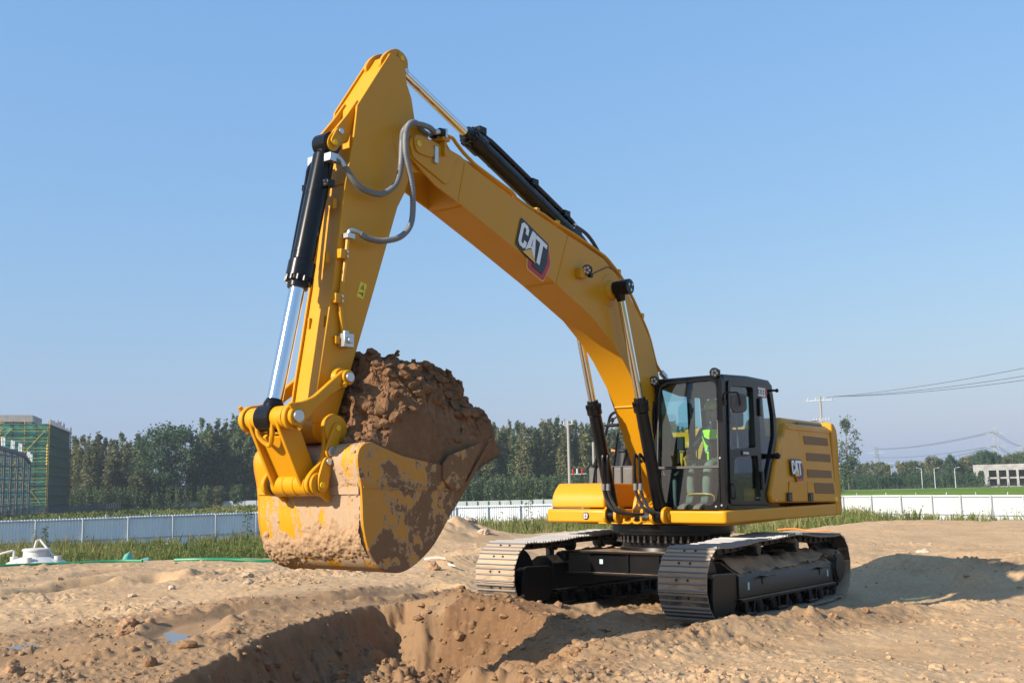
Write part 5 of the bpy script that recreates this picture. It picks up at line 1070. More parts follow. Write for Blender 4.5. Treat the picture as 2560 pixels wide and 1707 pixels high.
def fence(name, label, pts, L, zt, H, pmesh, pmat, postmat='post', tips=True, brace=False, rails=True, post=.09):
    root = empty(name, (*pts[0], zt-H)); tag(root, label, 'fence')
    P = [Vector((*p, 0)) for p in pts]; me = pmesh(L-.02, H).mesh('fence_panel', [M[pmat]], smooth=False, recalc=False); base = Vector((*pts[0], 0))
    pm = MB().cyl((0, 0, -.2), (0, 0, H-.04), post*.6, n=10).mesh('post', [M[postmat]]); tm = MB().box(-.02, .02, -.02, .02, 0, .22).mesh('spike', [M['whitesheet']])
    rm = MB().box(0, L, -.03, .03, -.03, .03).mesh('rail', [M[postmat]]); bm__ = MB().cyl((0, 0, .9), (.35, -1.0, -.1), .035, n=6).mesh('strut', [M['rust']])
    for a, b in zip(P[:-1], P[1:]):
        d = b-a; n = max(1, round(d.length/L)); ang = math.atan2(d.y, d.x); u = d/n; sc = u.length/L
        nrm = Vector((u.y, -u.x, 0)).normalized(); nrm = nrm if nrm.dot(Vector((CAM.x, CAM.y, 0))-a) > 0 else -nrm
        flip = nrm.dot(Vector((math.sin(ang), -math.cos(ang), 0))) < 0
        for i in range(n):
            p = a+u*i-base+Vector((0, 0, rng.uniform(-.015, .015)))
            o = link('fence_panel', me, root, p); o.rotation_euler = (0, 0, ang); o.scale = (sc, -1 if flip else 1, 1)
            link('post', pm, root, p+nrm*.10)
            if rails:
                for z in (H-.13, H*.38): r_ = link('rail', rm, root, p+nrm*.07+Vector((0, 0, z))); r_.rotation_euler = (0, 0, ang); r_.scale = (sc, 1, 1)
            if tips: link('spike', tm, root, p+u*.5+Vector((0, 0, H))).rotation_euler = (rng.uniform(-.2, .2), rng.uniform(-.3, .3), 0)
            if brace: b_ = link('strut', bm__, root, p+nrm*.12); b_.rotation_euler = (0, 0, math.atan2(nrm.y, nrm.x)+PI/2)
    return root
fence('site_fence', 'long pale blue corrugated site fence behind the weeds on the left', [(-4.0, -70.0), (-15.69, -66.25), (-30.08, -61.35), (-39.14, -58.52), (-53.08, -50.48), (-57.25, -43.8)], 3.0, .1, 2.5, corr, 'sheetmetal')
fence('site_fence', 'sunlit white corrugated site fence behind the excavator on the right, propped by rusty struts', [(-57.25, -43.8), (-72, -36), (-80.14, -28.39), (-77.82, -19.99), (-73.99, -12.11), (-71.0, -5.0), (-69, 3.0)], 2.7, .1, 2.5, corr, 'whitesheet', brace=True, post=.14)
fence('field_fence', 'low white panel fence in the distance at the foot of the left poplars', [(-146.3, -246.8), (-166.8, -220.1), (-186, -196), (-205, -172)], 3.0, -.8, 1.6, plainp, 'farsheet', tips=False, rails=False)
fence('slatted_fence', 'dark slate slatted fence below the green netted building', [(-48, -151), (-63.3, -166.56), (-82.88, -187.22), (-108.45, -211.07), (-146.29, -246.77)], 2.0, -.55, 1.9, louvre, 'darkfence', 'darkfence', tips=False, rails=False)
fence('field_fence', 'white low fence with dark posts between site fence and plantation', [(-95, -112), (-101.7, -104.1), (-116.4, -86.6), (-131, -69)], 1.6, -.55, 1.7, plainp, 'whitesheet', 'darkfence', tips=False, rails=False)

# ------------------------------------------------------------------ netted building
m, n, b = mat('green_safety_net'); n1 = noise(n, .35, 5, .65); n2 = noise(n, 1.6, 4, .6, sc=(.3, .3, 1.5))
n.links.new(mix(n, ramp(n, n2, [(.3, (0, 0, 0)), (.7, (1, 1, 1))]), (.03, .26, .19), (.14, .55, .42)), b.inputs['Base Color']); b.inputs['Roughness'].default_value = .8; M['net'] = m
m, n, b = mat('olive_debris_net'); n2 = noise(n, .8, 4, .6)
n.links.new(mix(n, n2, (.05, .30, .24), (.20, .28, .14)), b.inputs['Base Color']); b.inputs['Roughness'].default_value = .9; M['net2'] = m
M['ypole'] = flat('yellow_scaffold_pole', (.50, .33, .05), .6, var=.2); M['rpole'] = flat('rusty_scaffold_pole', (.07, .05, .035), .8, var=.2)
m, n, b = mat('raw_concrete'); n1 = noise(n, .9, 7, .7); n2 = noise(n, .25, 4, .5, sc=(1, 1, .1))
n.links.new(mix(n, ramp(n, n1, [(.3, (0, 0, 0)), (.7, (1, 1, 1))]), (.50, .45, .39), (.36, .33, .29)), b.inputs['Base Color']); b.inputs['Roughness'].default_value = .95; bump(n, b, n1, .4, .05); M['concrete'] = m
A0 = Vector((-100.5, -204, -2.4)); UF = Vector((.895, -.447, 0)); US = Vector((-.59, -.807, 0)); LFT, ZT = 2.07, 16.4
bd = empty('scaffolded_building', A0); tag(bd, 'multi-storey building shell wrapped in green nets and scaffold', 'building')
LF, LS_ = 34.0, 34.8
core_p = [A0+UF*1.5+US*1.5, A0+UF*LF+US*1.5, A0+UF*LF+US*LS_, A0+UF*1.5+US*LS_]
obj('wall', MB().prism([((p-A0).x, (p-A0).y) for p in core_p], 0, 17.6, 'z'), 'concrete', bd)
def netstrip(u, n_, L, z0, z1, seed, mt):
    nx_, nz_ = 60, 7; X = np.linspace(0, L, nx_)[:, None]; Z = np.linspace(z0, z1, nz_)[None, :]
    D = (fbm(X*.5+0*Z, Z*.9+seed*7.1, 3, seed)*.22+.12*np.sin(np.linspace(0, PI, nz_))[None, :]-.0)
    P = np.stack([u.x*X-n_.x*D, u.y*X-n_.y*D, Z+0*X], -1)
    link('safety_net', arr_mesh('safety_net', P.reshape(-1, 3), grid_faces(nx_, nz_), mt, True), bd)
NF = Vector((.447, .895, 0)); NS_ = Vector((.807, -.59, 0))
NS_ = NS_ if NS_.dot(Vector((CAM.x, CAM.y, 0))-A0) > 0 else -NS_
for k in range(9):
    z0, z1 = k*LFT+.05, (k+1)*LFT+(.2 if k == 8 else -.03)
    netstrip(UF, NF, LF, z0, z1, k, 'net'); netstrip(US, NS_, LS_, z0, z1, 30+k, 'net2')
def pole(a, b, r, mt, nm='scaffold_pole'): obj(nm, MB().cyl(a, b, r, n=6), mt, bd)
for i in range(16): pole(UF*(2.2*i)+NF*.30, UF*(2.2*i)+NF*.30+Vector((0, 0, ZT+2.4+rng.uniform(.2, 1.2))), .085, 'ypole' if i % 2 == 0 else 'rpole')
for i in range(24): pole(US*(1.5*i)+NS_*.30, US*(1.5*i)+NS_*.30+Vector((0, 0, ZT+2.4+rng.uniform(.2, 1.6))), .07, 'rpole' if i else 'ypole')
for k in range(1, 10):
    pole(NF*.38+Vector((0, 0, k*LFT)), UF*LF+NF*.38+Vector((0, 0, k*LFT)), .09, 'rpole'); pole(NS_*.38+Vector((0, 0, k*LFT)), US*LS_+NS_*.38+Vector((0, 0, k*LFT)), .10, 'rpole')
    for q in (.33, .66): pole(NF*.38+Vector((0, 0, (k-1+q)*LFT)), UF*LF+NF*.38+Vector((0, 0, (k-1+q)*LFT)), .06, 'ypole')
for a in range(0, 14, 3):
    pole(UF*(2.2*a+.5)+NF*.45+Vector((0, 0, 17.5)), UF*(2.2*a+7)+NF*.45+Vector((0, 0, 9.5)), .07, 'ypole'); pole(UF*(2.2*a+6)+NF*.45+Vector((0, 0, 9.5)), UF*(2.2*a+1)+NF*.45+Vector((0, 0, 2.5)), .07, 'ypole')
mbk = MB()
for k in range(7): mbk.ball((NF.x*.5, NF.y*.5, 10.5+k*.62), .28, 8, 6)
obj('yellow_lamp_string', mbk, 'ypole', bd)
S0 = Vector((-103.4, -216.06, 0))-A0; 
rp = [Vector((S0.x, S0.y, 0)), Vector((S0.x, S0.y, 0))+UF*30, Vector((S0.x, S0.y, 0))+UF*30+US*13, Vector((S0.x, S0.y, 0))+US*13]
obj('roof_slab', MB().prism([(p.x, p.y) for p in rp], 20.0, 21.45, 'z'), 'concrete', bd, bevel=.03)
for i in range(6):
    p = rp[0]+UF*(.8+5.2*i)+US*.8; obj('roof_column', MB().box(p.x-.35, p.x+.35, p.y-.35, p.y+.35, 17.5, 20.0), 'concrete', bd)
obj('lift_room_wall', MB().prism([tuple((rp[0]+UF*3+US*4).xy), tuple((rp[0]+UF*26+US*4).xy), tuple((rp[0]+UF*26+US*11).xy), tuple((rp[0]+UF*3+US*11).xy)], 17.5, 19.98, 'z'), 'concrete', bd)
# steel frame
M['bluesteel'] = flat('primed_steel', (.09, .10, .125), .6, var=.1)
sf = empty('steel_frame', (-82.3, -185.3, -2.4)); tag(sf, 'grey steel portal frame hall without walls in front of the netted building', 'steel frame')
d0 = Vector((-13, -15.8, 0)); nn_ = Vector((.77, -.63, 0))
for i in range(-2, 5):
    p = d0*(i/4); h = 12.6-.25*i if i < 4 else 11.0
    obj('steel_column', MB().box(p.x-.14, p.x+.14, p.y-.32, p.y+.32, 0, h).box(p.x-.32, p.x+.32, p.y-.05, p.y+.05, 0, h), 'bluesteel', sf)
    obj('steel_column', MB().box(p.x+nn_.x*9-.14, p.x+nn_.x*9+.14, p.y+nn_.y*9-.3, p.y+nn_.y*9+.3, 0, h+1), 'bluesteel', sf)
    obj('rafter', MB().cyl((p.x, p.y, h), (p.x+nn_.x*9, p.y+nn_.y*9, h+1.2), .35, n=4), 'bluesteel', sf)
for z in (2.4, 4.8, 7.2, 9.6, 11.6):
    a, b_ = d0*-.5, d0; obj('purlin', MB().cyl((a.x, a.y, z), (b_.x, b_.y, z), .11, n=4), 'bluesteel', sf)
a, b_, c2 = d0*-.5, d0*.75, d0*1.02
obj('eaves_beam', MB().cyl((a.x, a.y, 13.0), (b_.x, b_.y, 12.1), .40, n=4).cyl((b_.x, b_.y, 12.1), (c2.x, c2.y, 10.6), .38, n=4), 'bluesteel', sf)
for i, t in enumerate((-.1, .25, .55, .9, 1.0)):
    p = d0*t; z = (13.2, 12.9, 12.6, 11.3, 10.9)[i]; fr_ = MB()
    for dx in (0, 1.1, 2.2): fr_.box(p.x-dx*.63-.07, p.x-dx*.63+.07, p.y-dx*.77-.07, p.y-dx*.77+.07, z, z+1.6)
    for zz in (0, .8, 1.6): fr_.cyl((p.x, p.y, z+zz), (p.x-1.39, p.y-1.7, z+zz), .08, n=4)
    obj('window_frame', fr_, 'white', sf)

# ------------------------------------------------------------------ unfinished white building on the right
wb = empty('concrete_building', (-354.3, -89.9, -2.3)); tag(wb, 'unfinished pale two-storey concrete building with open bays beyond the field', 'building')
M['palecon'] = flat('pale_concrete', (.31, .30, .285), .95, var=.25, scale=.6)
uF = Vector((-.20, .98, 0)); uB = Vector((-.98, -.20, 0)); HB = 7.1
def bx(name, u0, u1, w0, w1, z0, z1, mt='palecon'):
    p = [uF*u0+uB*w0, uF*u1+uB*w0, uF*u1+uB*w1, uF*u0+uB*w1]; return obj(name, MB().prism([(q.x, q.y) for q in p], z0, z1, 'z'), mt, wb)
bx('end_wall', 0, .0+1.8, 0, 9, 0, HB); bx('end_wall', 3.0, 4.6, 0, 9, 0, HB); bx('end_wall', 1.8, 3.0, 0, 9, 5.2, HB-.001); bx('end_wall', 1.8, 3.0, .3, 9, 2.5, 3.0); bx('pier', 2.3, 2.5, .1, .6, 0, 5.2)
bx('roof_band', 4.6, 36, 0, 10, 5.2, HB-.002); bx('floor_slab', 4.6, 36, .4, 10, 2.45, 3.0)
for i in range(11): bx('pier', 4.6+2.9*i+2.3, 4.6+2.9*i+3.0, -.15, .5, 0, 5.2)
bx('back_wall', 4.6, 36, 5, 5.3, 0, 5.2, flat('dim_interior', (.16, .15, .15), .95, var=.2, scale=1)); bx('floor', 0, 36, -.1, 9.5, -.1, .12)

# ------------------------------------------------------------------ poles, lamps, pylons, wires
M['pole'] = flat('concrete_pole', (.30, .28, .25), .9, var=.1); M['insul'] = flat('white_insulator', (.5, .5, .5), .3); M['galv'] = flat('galvanised_steel', (.34, .36, .38), .5, .3)
GZ = -2.35
def upole(x, y, zt, r, label, arms=(), hardware=False):
    t = empty('utility_pole', (x, y, GZ)); tag(t, label, 'utility pole'); H = zt-GZ
    obj('pole_shaft', MB().cyl((0, 0, 0), (0, 0, H), r*1.25, r, n=14), 'pole', t)
    for (z, w, a, nI) in arms:
        ca, sa = math.cos(a), math.sin(a); z -= GZ
        obj('crossarm', MB().cyl((-ca*w, -sa*w, z), (ca*w, sa*w, z), .05, n=6), 'galv', t)
        for k in range(nI):
            q = -w+2*w*(k+.3)/(nI-.4); obj('insulator', MB().rod((ca*q, sa*q, z), (ca*q, sa*q, z+.35), [(0, .03), (.05, .10), (.10, .06), (.16, .11), (.22, .06), (.28, .09), (.35, .03)], 8), 'insul', t)
    return t
pA = upole(-68.79, -50.09, 7.54, .135, 'white concrete utility pole left of the boom cylinders, taller one', [(7.2, .9, 1.2, 3)])
for k, q in enumerate((.6, 1.3, 2.1)): obj('switch_unit', MB().cyl((q*.36, q*.93, 4.9), (q*.36, q*.93, 5.4), .09, n=8), 'red' if k != 1 else 'insul', pA)
obj('switch_arm', MB().cyl((-.2, -.3, 4.9), (1.0, 2.6, 4.9), .05, n=6), 'galv', pA)
pB = upole(-82.56, -56.54, 6.06, .14, 'shorter white concrete utility pole seen between the boom lifting cylinders')
obj('transformer', MB().box(-3.4, -2.2, -1.3, -.5, 3.2, 4.7), 'post', pB, bevel=.05)
for k, c in enumerate(('greyhose', 'insul', 'ypole')): obj('jumper_cable', MB().tube([(-3.1+.2*k, -.9, 4.7), (-2.9+.3*k, -.5, 5.6), (-2.0+.2*k, .2, 5.75), (-1.2, .7, 4.9)], .03, 6, smooth=4), c, pB)
pC = upole(-107.64, -41.01, 11.25, .12, 'weathered utility pole with two crossarms rising behind the engine hood', [(10.75, 1.7, 1.75, 4), (8.3, 1.5, 1.1, 6)])
upole(*V2(2213, 420)[:2], 6.66, .16, 'small far pale pole among the trees left of the street lamps', [(6.4, .9, 1.6, 2)])
def wire(name, label, a, b, sag, r, grp):
    a, b = Vector(a), Vector(b); p = [a.lerp(b, t/14)-Vector((0, 0, sag*4*(t/14)*(1-t/14))) for t in range(15)]
    tag(obj(name, MB().tube(p, r, 5), 'cable'), label, 'cable', grp)
for k, (dz, e) in enumerate(((.30, 10.9), (.26, 10.05), (.2, 9.6))):
    wire('overhead_wire', ('highest', 'middle', 'lowest')[k]+' of three thin wires from the right utility pole to the picture edge', (-107.9+.2*k, -40.3+.6*k, 11.0+dz*.3), V2(2800, 92, e), .5, .022, 'wires to the right of the pole')
for k in range(3): wire('overhead_wire', 'dark cable from the lower crossarm of the right pole down behind the cab', (-107.9, -42.0+.35*k, 8.45), (-84, -56+.4*k, 6.6), 1.1, .025, 'cables left of the pole')
wire('guy_wire', 'thin slanting guy wire in front of the central poplars', (-68.8, -50.1, 6.2), (-75.5, -65.5, -2.2), .15, .012, None)
M['lampwhite'] = flat('white_lamp_post', (.45, .46, .47), .5)
for (x, y, zt, s, lab) in ((-330.86, -99.17, 3.9, -1, 'leftmost of three white street lamps by the far farm road'), (-331.95, -95.58, 3.8, 1, 'middle of three white street lamps by the far farm road'), (-333.6, -89.89, 3.76, 1, 'rightmost of three white street lamps, closest to the white building')):
    t = empty('street_lamp', (x, y, GZ)); tag(t, lab, 'street lamp', 'street lamps along the farm road'); H = zt-GZ
    obj('lamp_post', MB().cyl((0, 0, 0), (0, 0, H), .13, .09, n=10), 'lampwhite', t); obj('lamp_arm', MB().tube([(0, 0, H-.1), (-.3*s, .9*s, H+.25)], .05, 6), 'lampwhite', t)
    obj('lamp_head', MB().box(-.75, .15, -.25, .25, -.08, .06), 'lampwhite', t).location = (-.35*s, 1.2*s, H+.3)
    obj('control_box', MB().box(-.15, .15, -.15, .15, H*.78, H*.78+.3), 'galv', t)
def pylon(x, y, zt, w, rz, label, arms):
    t = empty('pylon', (x, y, GZ), rz); tag(t, label, 'pylon', 'pylons on the horizon'); H = zt-GZ
    lv = [(0, w), (.25, w*.72), (.45, w*.5), (.62, w*.36), (.8, w*.30), (.92, w*.26), (1, w*.42)]
    f = MB(); cs = ((1, 1), (1, -1), (-1, -1), (-1, 1))
    for (a, wa), (b, wb_) in zip(lv[:-1], lv[1:]):
        k = max(1, round((b-a)*H/4))
        for q in range(k):
            h0, h1 = H*(a+(b-a)*q/k), H*(a+(b-a)*(q+1)/k); w0, w1 = wa+(wb_-wa)*q/k, wa+(wb_-wa)*(q+1)/k
            for i in range(4):
                c0, c1 = cs[i], cs[(i+1) % 4]
                f.cyl((c0[0]*w0, c0[1]*w0, h0), (c0[0]*w1, c0[1]*w1, h1), .14, n=4, cap=False)
                f.cyl((c0[0]*w0, c0[1]*w0, h0), (c1[0]*w1, c1[1]*w1, h1), .08, n=4, cap=False); f.cyl((c1[0]*w0, c1[1]*w0, h0), (c0[0]*w1, c0[1]*w1, h1), .08, n=4, cap=False)
    o = obj('lattice_mast', f, 'galv', t, smooth=False, recalc=False)
    for h, l in arms:
        for s in (-1, 1): obj('pylon_arm', MB().cyl((s*.5, 0, H*h), (s*l, 0, H*h+.3), .28, .1, n=4).cyl((s*.5, 0, H*h+1.6), (s*l, 0, H*h+.3), .12, .08, n=4), 'galv', t)
    return t
pylon(-836.4, -290.0, 25.9, 3.4, 1.3, 'leftmost, smallest lattice pylon on the right horizon', ((.80, 8), (.52, 9)))
pylon(-569.8, -135.1, 25.9, 3.0, 1.9, 'tallest lattice pylon behind the unfinished building', ((.86, 4.8), (.63, 4.8), (.40, 5)))
pylon(-816.5, -178.0, 23.7, 3.2, 1.9, 'partly cut off lattice pylon at the right picture edge', ((.80, 6), (.5, 6)))
for k, (z0, z1, s) in enumerate(((23.5, 20.2, 1), (23.5, 20.2, -1), (17.0, 13.0, 1), (10.5, 13.0, -1))):
    wire('transmission_line', 'hair-thin transmission line hanging between the left and the tallest pylon', (-836.4+s*7, -290.0, z0), (-569.8+s*4, -135.1, z1+3), 2.2, .11, 'transmission lines between the pylons')
    wire('transmission_line', 'hair-thin transmission line running from the tallest pylon out of the picture', (-569.8+s*4, -135.1, z1+3), (-816.5+s*4, -178.0, z1+1), 1.5, .10, 'transmission lines right of the tallest pylon')

# ------------------------------------------------------------------ water tank, hose, nets, scraps
M['tankwhite'] = flat('white_plastic', (.56, .55, .52), .4)
tk = empty('water_tank', (-.81, -18.62, -1.1)); tag(tk, 'white plastic water tank with pipes sunk behind the soil edge', 'water tank')
def lathe(prof, n=40): return MB().rod((0, 0, 0), (0, 0, 1), prof, n)
obj('tank_body', lathe([(0, .70), (.05, .74), (.95, .74), (1.05, .735), (1.10, .72), (1.13, .69), (1.17, .61), (1.22, .50), (1.265, .40), (1.28, .31), (1.43, .30)]), 'tankwhite', tk)
obj('tank_lid', lathe([(1.43, .33), (1.47, .33), (1.485, .30), (1.49, .05)]), 'tankwhite', tk)
for a in range(8):
    t = a*PI/4+.3; obj('shoulder_rib', MB().tube([(.68*math.cos(t), .68*math.sin(t), 1.13), (.34*math.cos(t), .34*math.sin(t), 1.275)], .018, 6), 'tankwhite', tk)
for t in (.75, 2.2, 4.0, 5.4): obj('port', MB().cyl((.55*math.cos(t), .55*math.sin(t), 1.1), (.55*math.cos(t), .55*math.sin(t), 1.29), .09, n=14), 'tankwhite', tk)
obj('filler_pipe', MB().tube([(0.05, 0, 1.5), (.02, .03, 1.66), (-.05, .06, 1.70), (-.22, .32, 1.35), (-.36, .50, 1.1), (-.40, .56, .8)], .03, 8), 'tankwhite', tk)
obj('vent_pipe', MB().tube([(.74, -.40, .9), (.74, -.40, 1.36), (.70, -.36, 1.39), (.50, -.22, 1.45), (.47, -.2, 1.44), (.47, -.2, 1.28)], .028, 8), 'tankwhite', tk)
M['greenhose'] = flat('green_plastic_sheeting', (.01, .20, .085), .5)
def ehose(pts, r, label):
    P = []
    for x, y in pts: P.append((x, y, tz(x, y)+r*.8))
    tag(obj('green_hose', MB().tube(P, r, 8, smooth=5), 'greenhose'), label, 'hose')
ehose([V2(x, d)[:2] for x, d in ((-160, 27.6), (-60, 27.9), (0, 27.8), (60, 27.9), (120, 28.0), (200, 28.0), (300, 28.0), (360, 27.6))], .036, 'green hose along the soil edge in front of the white tank')
ehose([V2(x, d)[:2] for x, d in ((440, 27.4), (500, 27.0), (580, 26.8), (640, 26.6), (690, 26.6), (740, 26.7))], .045, 'green hose along the soil edge ending behind the bucket')
def cloth(cx, cy, w, d, h, label, seed, mt='greennet'):
    X, Y = np.meshgrid(np.linspace(-1, 1, 34), np.linspace(-1, 1, 26), indexing='ij'); Z = h*np.clip(1-(X**2+Y**2)*.8, 0, 1)*(.7+.9*fbm(X*2+seed, Y*2, 3, seed))+.05*fbm(X*7, Y*7, 2, seed)
    z = terrain(cx+X.ravel()*w, cy+Y.ravel()*d, False)[0].reshape(X.shape)
    tag(link('debris_net', arr_mesh('debris_net', np.stack([cx+X*w, cy+Y*d, z+Z+.1], -1).reshape(-1, 3), grid_faces(34, 26), mt, True)), label, 'net')
M['greennet'] = flat('pale_green_net', (.12, .40, .30), .8, var=.2, scale=5)
cloth(-12.8, -33.1, 1.6, 1.2, 1.3, 'pale green dust net heaped in the weeds behind the tank', 3)
cloth(*V2(628, 40)[:2], .7, .6, .7, 'small scrap of green net in the weeds just left of the bucket', 5)
cloth(*V2(2495, 45.5)[:2], .8, .6, .25, 'green net scrap lying at the far right soil edge', 7)
P = [(-3.5, -7.9), (-3.3, -7.55), (-3.2, -7.25), (-3.15, -7.0), (-2.95, -6.75), (-2.65, -6.3)]
mb = MB(); v = []
for i, (x, y) in enumerate(P): z = tz(x, y)+.05+.02*(i % 2); v += [(x, y, z), (x+.06, y+.03, z+.05)]
tag(obj('plastic_ribbon', mb.add(v, [(2*i, 2*i+2, 2*i+3, 2*i+1) for i in range(5)]), 'white', recalc=False), 'white plastic ribbon curling beside the far front track', 'ribbon')
x, y = V2(1985, 35.5)[:2]
mb = MB().tube([(x-.1, y-.9, tz(x, y)+.10), (x, y-.3, tz(x, y)+.14), (x+.1, y+.3, tz(x, y)+.08), (x, y+.9, tz(x, y)+.1)], .028, 6, smooth=3)
tag(obj('orange_hose', mb, flat('orange_plastic', (.5, .15, .01), .5)), 'orange hose piece lying behind the near track', 'hose')

# ------------------------------------------------------------------ trees
def leafmat(name, c1, c2, c3):
    m, n, b = mat(name); at = attr(n, 'tint'); oi = nd(n, 'ShaderNodeObjectInfo')
    k = mth(n, 'ADD', mth(n, 'MULTIPLY', at, .8), mth(n, 'MULTIPLY', oi.outputs['Random'], .2))
    col = ramp(n, k, [(.1, c1), (.5, c2), (.95, c3)])
    n.links.new(col, b.inputs['Base Color']); b.inputs['Roughness'].default_value = .7; b.inputs['Specular IOR Level'].default_value = .25
    tr = nd(n, 'ShaderNodeBsdfTranslucent'); n.links.new(col, tr.inputs[0]); mx = nd(n, 'ShaderNodeMixShader'); mx.inputs[0].default_value = .35
    out = n.nodes['Material Output']; n.links.new(b.outputs[0], mx.inputs[1]); n.links.new(tr.outputs[0], mx.inputs[2]); n.links.new(mx.outputs[0], out.inputs[0]); return m
M['leafgreen'] = leafmat('poplar_leaves', (.045, .075, .035), (.095, .138, .06), (.19, .225, .10))
M['leafolive'] = leafmat('olive_poplar_leaves', (.06, .08, .035), (.14, .152, .065), (.26, .24, .11))
M['leafdark'] = leafmat('dark_dense_leaves', (.03, .068, .032), (.062, .115, .053), (.125, .18, .08))
M['weedleaf'] = leafmat('weed_leaves', (.055, .095, .02), (.15, .19, .04), (.33, .26, .11))
M['bark'] = flat('grey_bark', (.11, .09, .07), .95, var=.3, scale=3)
def crown(seed, N, H, shape, ls):
    g = np.random.default_rng(seed); nb = 150 if shape == 'poplar' else 46 if shape == 'sparse' else 60; cs = []
    for i in range(nb):   # leaf clumps along ascending branches
        h = g.uniform(.14, 1)**.9; a = g.random()*6.28
        if shape == 'poplar':   # several upright leaders of unequal height
            j = i % 7; hm = (1, .93, .86, .80, .9, .72, .62)[j]; h = .10+(hm-.10)*g.random()**.85; a = j*2.4+g.normal()*.5; t = (h-.1)/(hm-.1)
            R_ = ((.03 if j == 0 else .085+.02*math.sin(j*3.1))*(1-.45*t))+(.055*(1-t)**.8)*g.uniform(0, 1)
        elif shape == 'sparse': R_ = (.15*(1-abs(h-.55)*1.5))*g.uniform(.3, 1.2)
        else: R_ = .27*math.sqrt(max(.03, 1-((h-.55)/.5)**2))*g.uniform(.4, 1.0)
        cs.append((R_*math.cos(a), R_*math.sin(a), h, (g.uniform(.035, .075)*1.25 if shape == 'round' else g.uniform(.028, .05) if shape == 'sparse' else .014+.034*(1-t)**.7)))
    cs = np.array(cs); k = g.integers(nb, size=N); c = cs[k]
    q = g.normal(size=(N, 3))*np.array([.75, .75, 1.5 if shape != 'round' else .9])*c[:, 3:4]*.72
    P = (c[:, :3]+q)*H; P[:, 2] = np.maximum(P[:, 2], .06*H)
    u = g.normal(size=(N, 3)); u /= np.linalg.norm(u, axis=1, keepdims=True); w = g.normal(size=(N, 3)); w -= u*(w*u).sum(1, keepdims=True); w /= np.linalg.norm(w, axis=1, keepdims=True)
    s = ls*g.uniform(.6, 1.3, (N, 1)); V = np.stack([P-u*s, P-w*s*.55, P+u*s, P+w*s*.55], 1).reshape(-1, 3); F = np.arange(4*N).reshape(N, 4)
    t = np.repeat(np.clip(.5+.28*g.normal(size=N)*.6+(g.random(nb)-.5)[k]*.7, 0, 1), 4)
    return V, F, t
TREE = {}; COUNT = {}
ORD = ['first', 'second', 'third', 'fourth', 'fifth', 'sixth', 'seventh', 'eighth', 'ninth', 'tenth']
def nth(key):
    COUNT[key] = COUNT.get(key, 0)+1; k = COUNT[key]; return ORD[k-1] if k <= 10 else '%d%s' % (k, {1: 'st', 2: 'nd', 3: 'rd'}.get(k % 10 if not 11 <= k % 100 <= 13 else 0, 'th'))
def proto(key, seed, N, H, shape, ls, mt, tr=.012):
    V, F, t = crown(seed, N, H, shape, ls); cm = arr_mesh('crown', V, F, mt, False, dict(tint=t))
    g = random.Random(seed); mb = MB().tube([(0, 0, 0), (H*.006, 0, H*.3), (-H*.006, H*.004, H*.6), (0, 0, H*.80)], [H*tr, H*tr*.8, H*tr*.5, H*tr*.12], 7)
    for i in range(9):
        h = g.uniform(.2, .75); a = g.random()*6.28; l = g.uniform(.05, .12); mb.tube([(0, 0, H*h), (H*l*.5*math.cos(a), H*l*.5*math.sin(a), H*(h+.06)), (H*l*math.cos(a), H*l*math.sin(a), H*(h+.16))], [H*tr*.35, H*tr*.25, H*.001], 5)
    TREE[key] = (mb.mesh('trunk', [M['bark']]), cm, H)
for i in range(5): proto(('poplar', i), 200+i, 3600, 20, 'poplar', .34, 'leafgreen')
for i in range(4): proto(('olive', i), 220+i, 3000, 20, 'poplar', .34, 'leafolive')
for i in range(2): proto(('dense', i), 240+i, 6000, 20, 'round', .36, 'leafdark')
for i in range(4): proto(('bushy', i), 250+i, 3200, 10, 'round', .30, 'leafolive' if i % 2 else 'leafgreen')
proto(('sparse', 0), 270, 1500, 22, 'sparse', .38, 'leafgreen', .009)
HZ = lambda px: 1212-.0228*(px-1280)
def tree(kind, px, D, ytop, label, group, name='poplar_tree', cat='tree', wid=1.0):
    tm, cm, H0 = TREE[kind]; x, y, _ = V2(px, D); H = CAM.z+(HZ(px)-ytop)*D/2648-GZ; s = H/H0
    t = empty(name, (x, y, GZ), rng.random()*6.28); tag(t, label, cat, group)
    for nm, me in (('trunk', tm), ('crown', cm)): o = link(nm, me, t); o.scale = (s*wid, s*wid, s)
LT = [(184, 1104, 'o'), (204, 1093, 'o'), (224, 1099, 'o'), (241, 1090, 'o'), (258, 1106, 'o'), (280, 1100, 'o'), (301, 1094, 'p'), (320, 1108, 'o'), (342, 1095, 'o'), (362, 1094, 'p'), (486, 1085, 'p'), (504, 1056, 'p'), (523, 1060, 'p'), (544, 1055, 'p'), (562, 1058, 'p'), (578, 1049, 'p'), (594, 1050, 'p'), (610, 1052, 'p'), (627, 1055, 'p'), (644, 1050, 'p')]
for i, (px, yt, k) in enumerate(LT):
    kd = ('olive', i % 4) if k == 'o' else ('poplar', i % 5)
    tree(kd, px, rng.uniform(302, 318), yt, (nth('o')+' olive-tinged poplar from the netted building in the front left row') if k == 'o' else (nth('p')+' dark green poplar from the left in the row left of the bucket'), 'olive poplars on the left' if k == 'o' else 'dark poplars left of the bucket', wid=1.15)
for i in range(22):
    px = 165+i*22+rng.uniform(-6, 6)
    if 375 < px < 475: continue
    tree((('olive', 'poplar')[i % 2], i % 4), px, rng.uniform(330, 350), np.interp(px, [165, 350, 480, 640], [1115, 1112, 1090, 1066])+rng.uniform(-4, 8), 'poplar in the back row showing between the front trees on the left', 'back row of poplars on the left', wid=1.1)
tree(('dense', 0), 398, 300, 1080, 'broad dense dark green tree, left of the pair in the poplar row', None, 'broad_tree', wid=1.1)
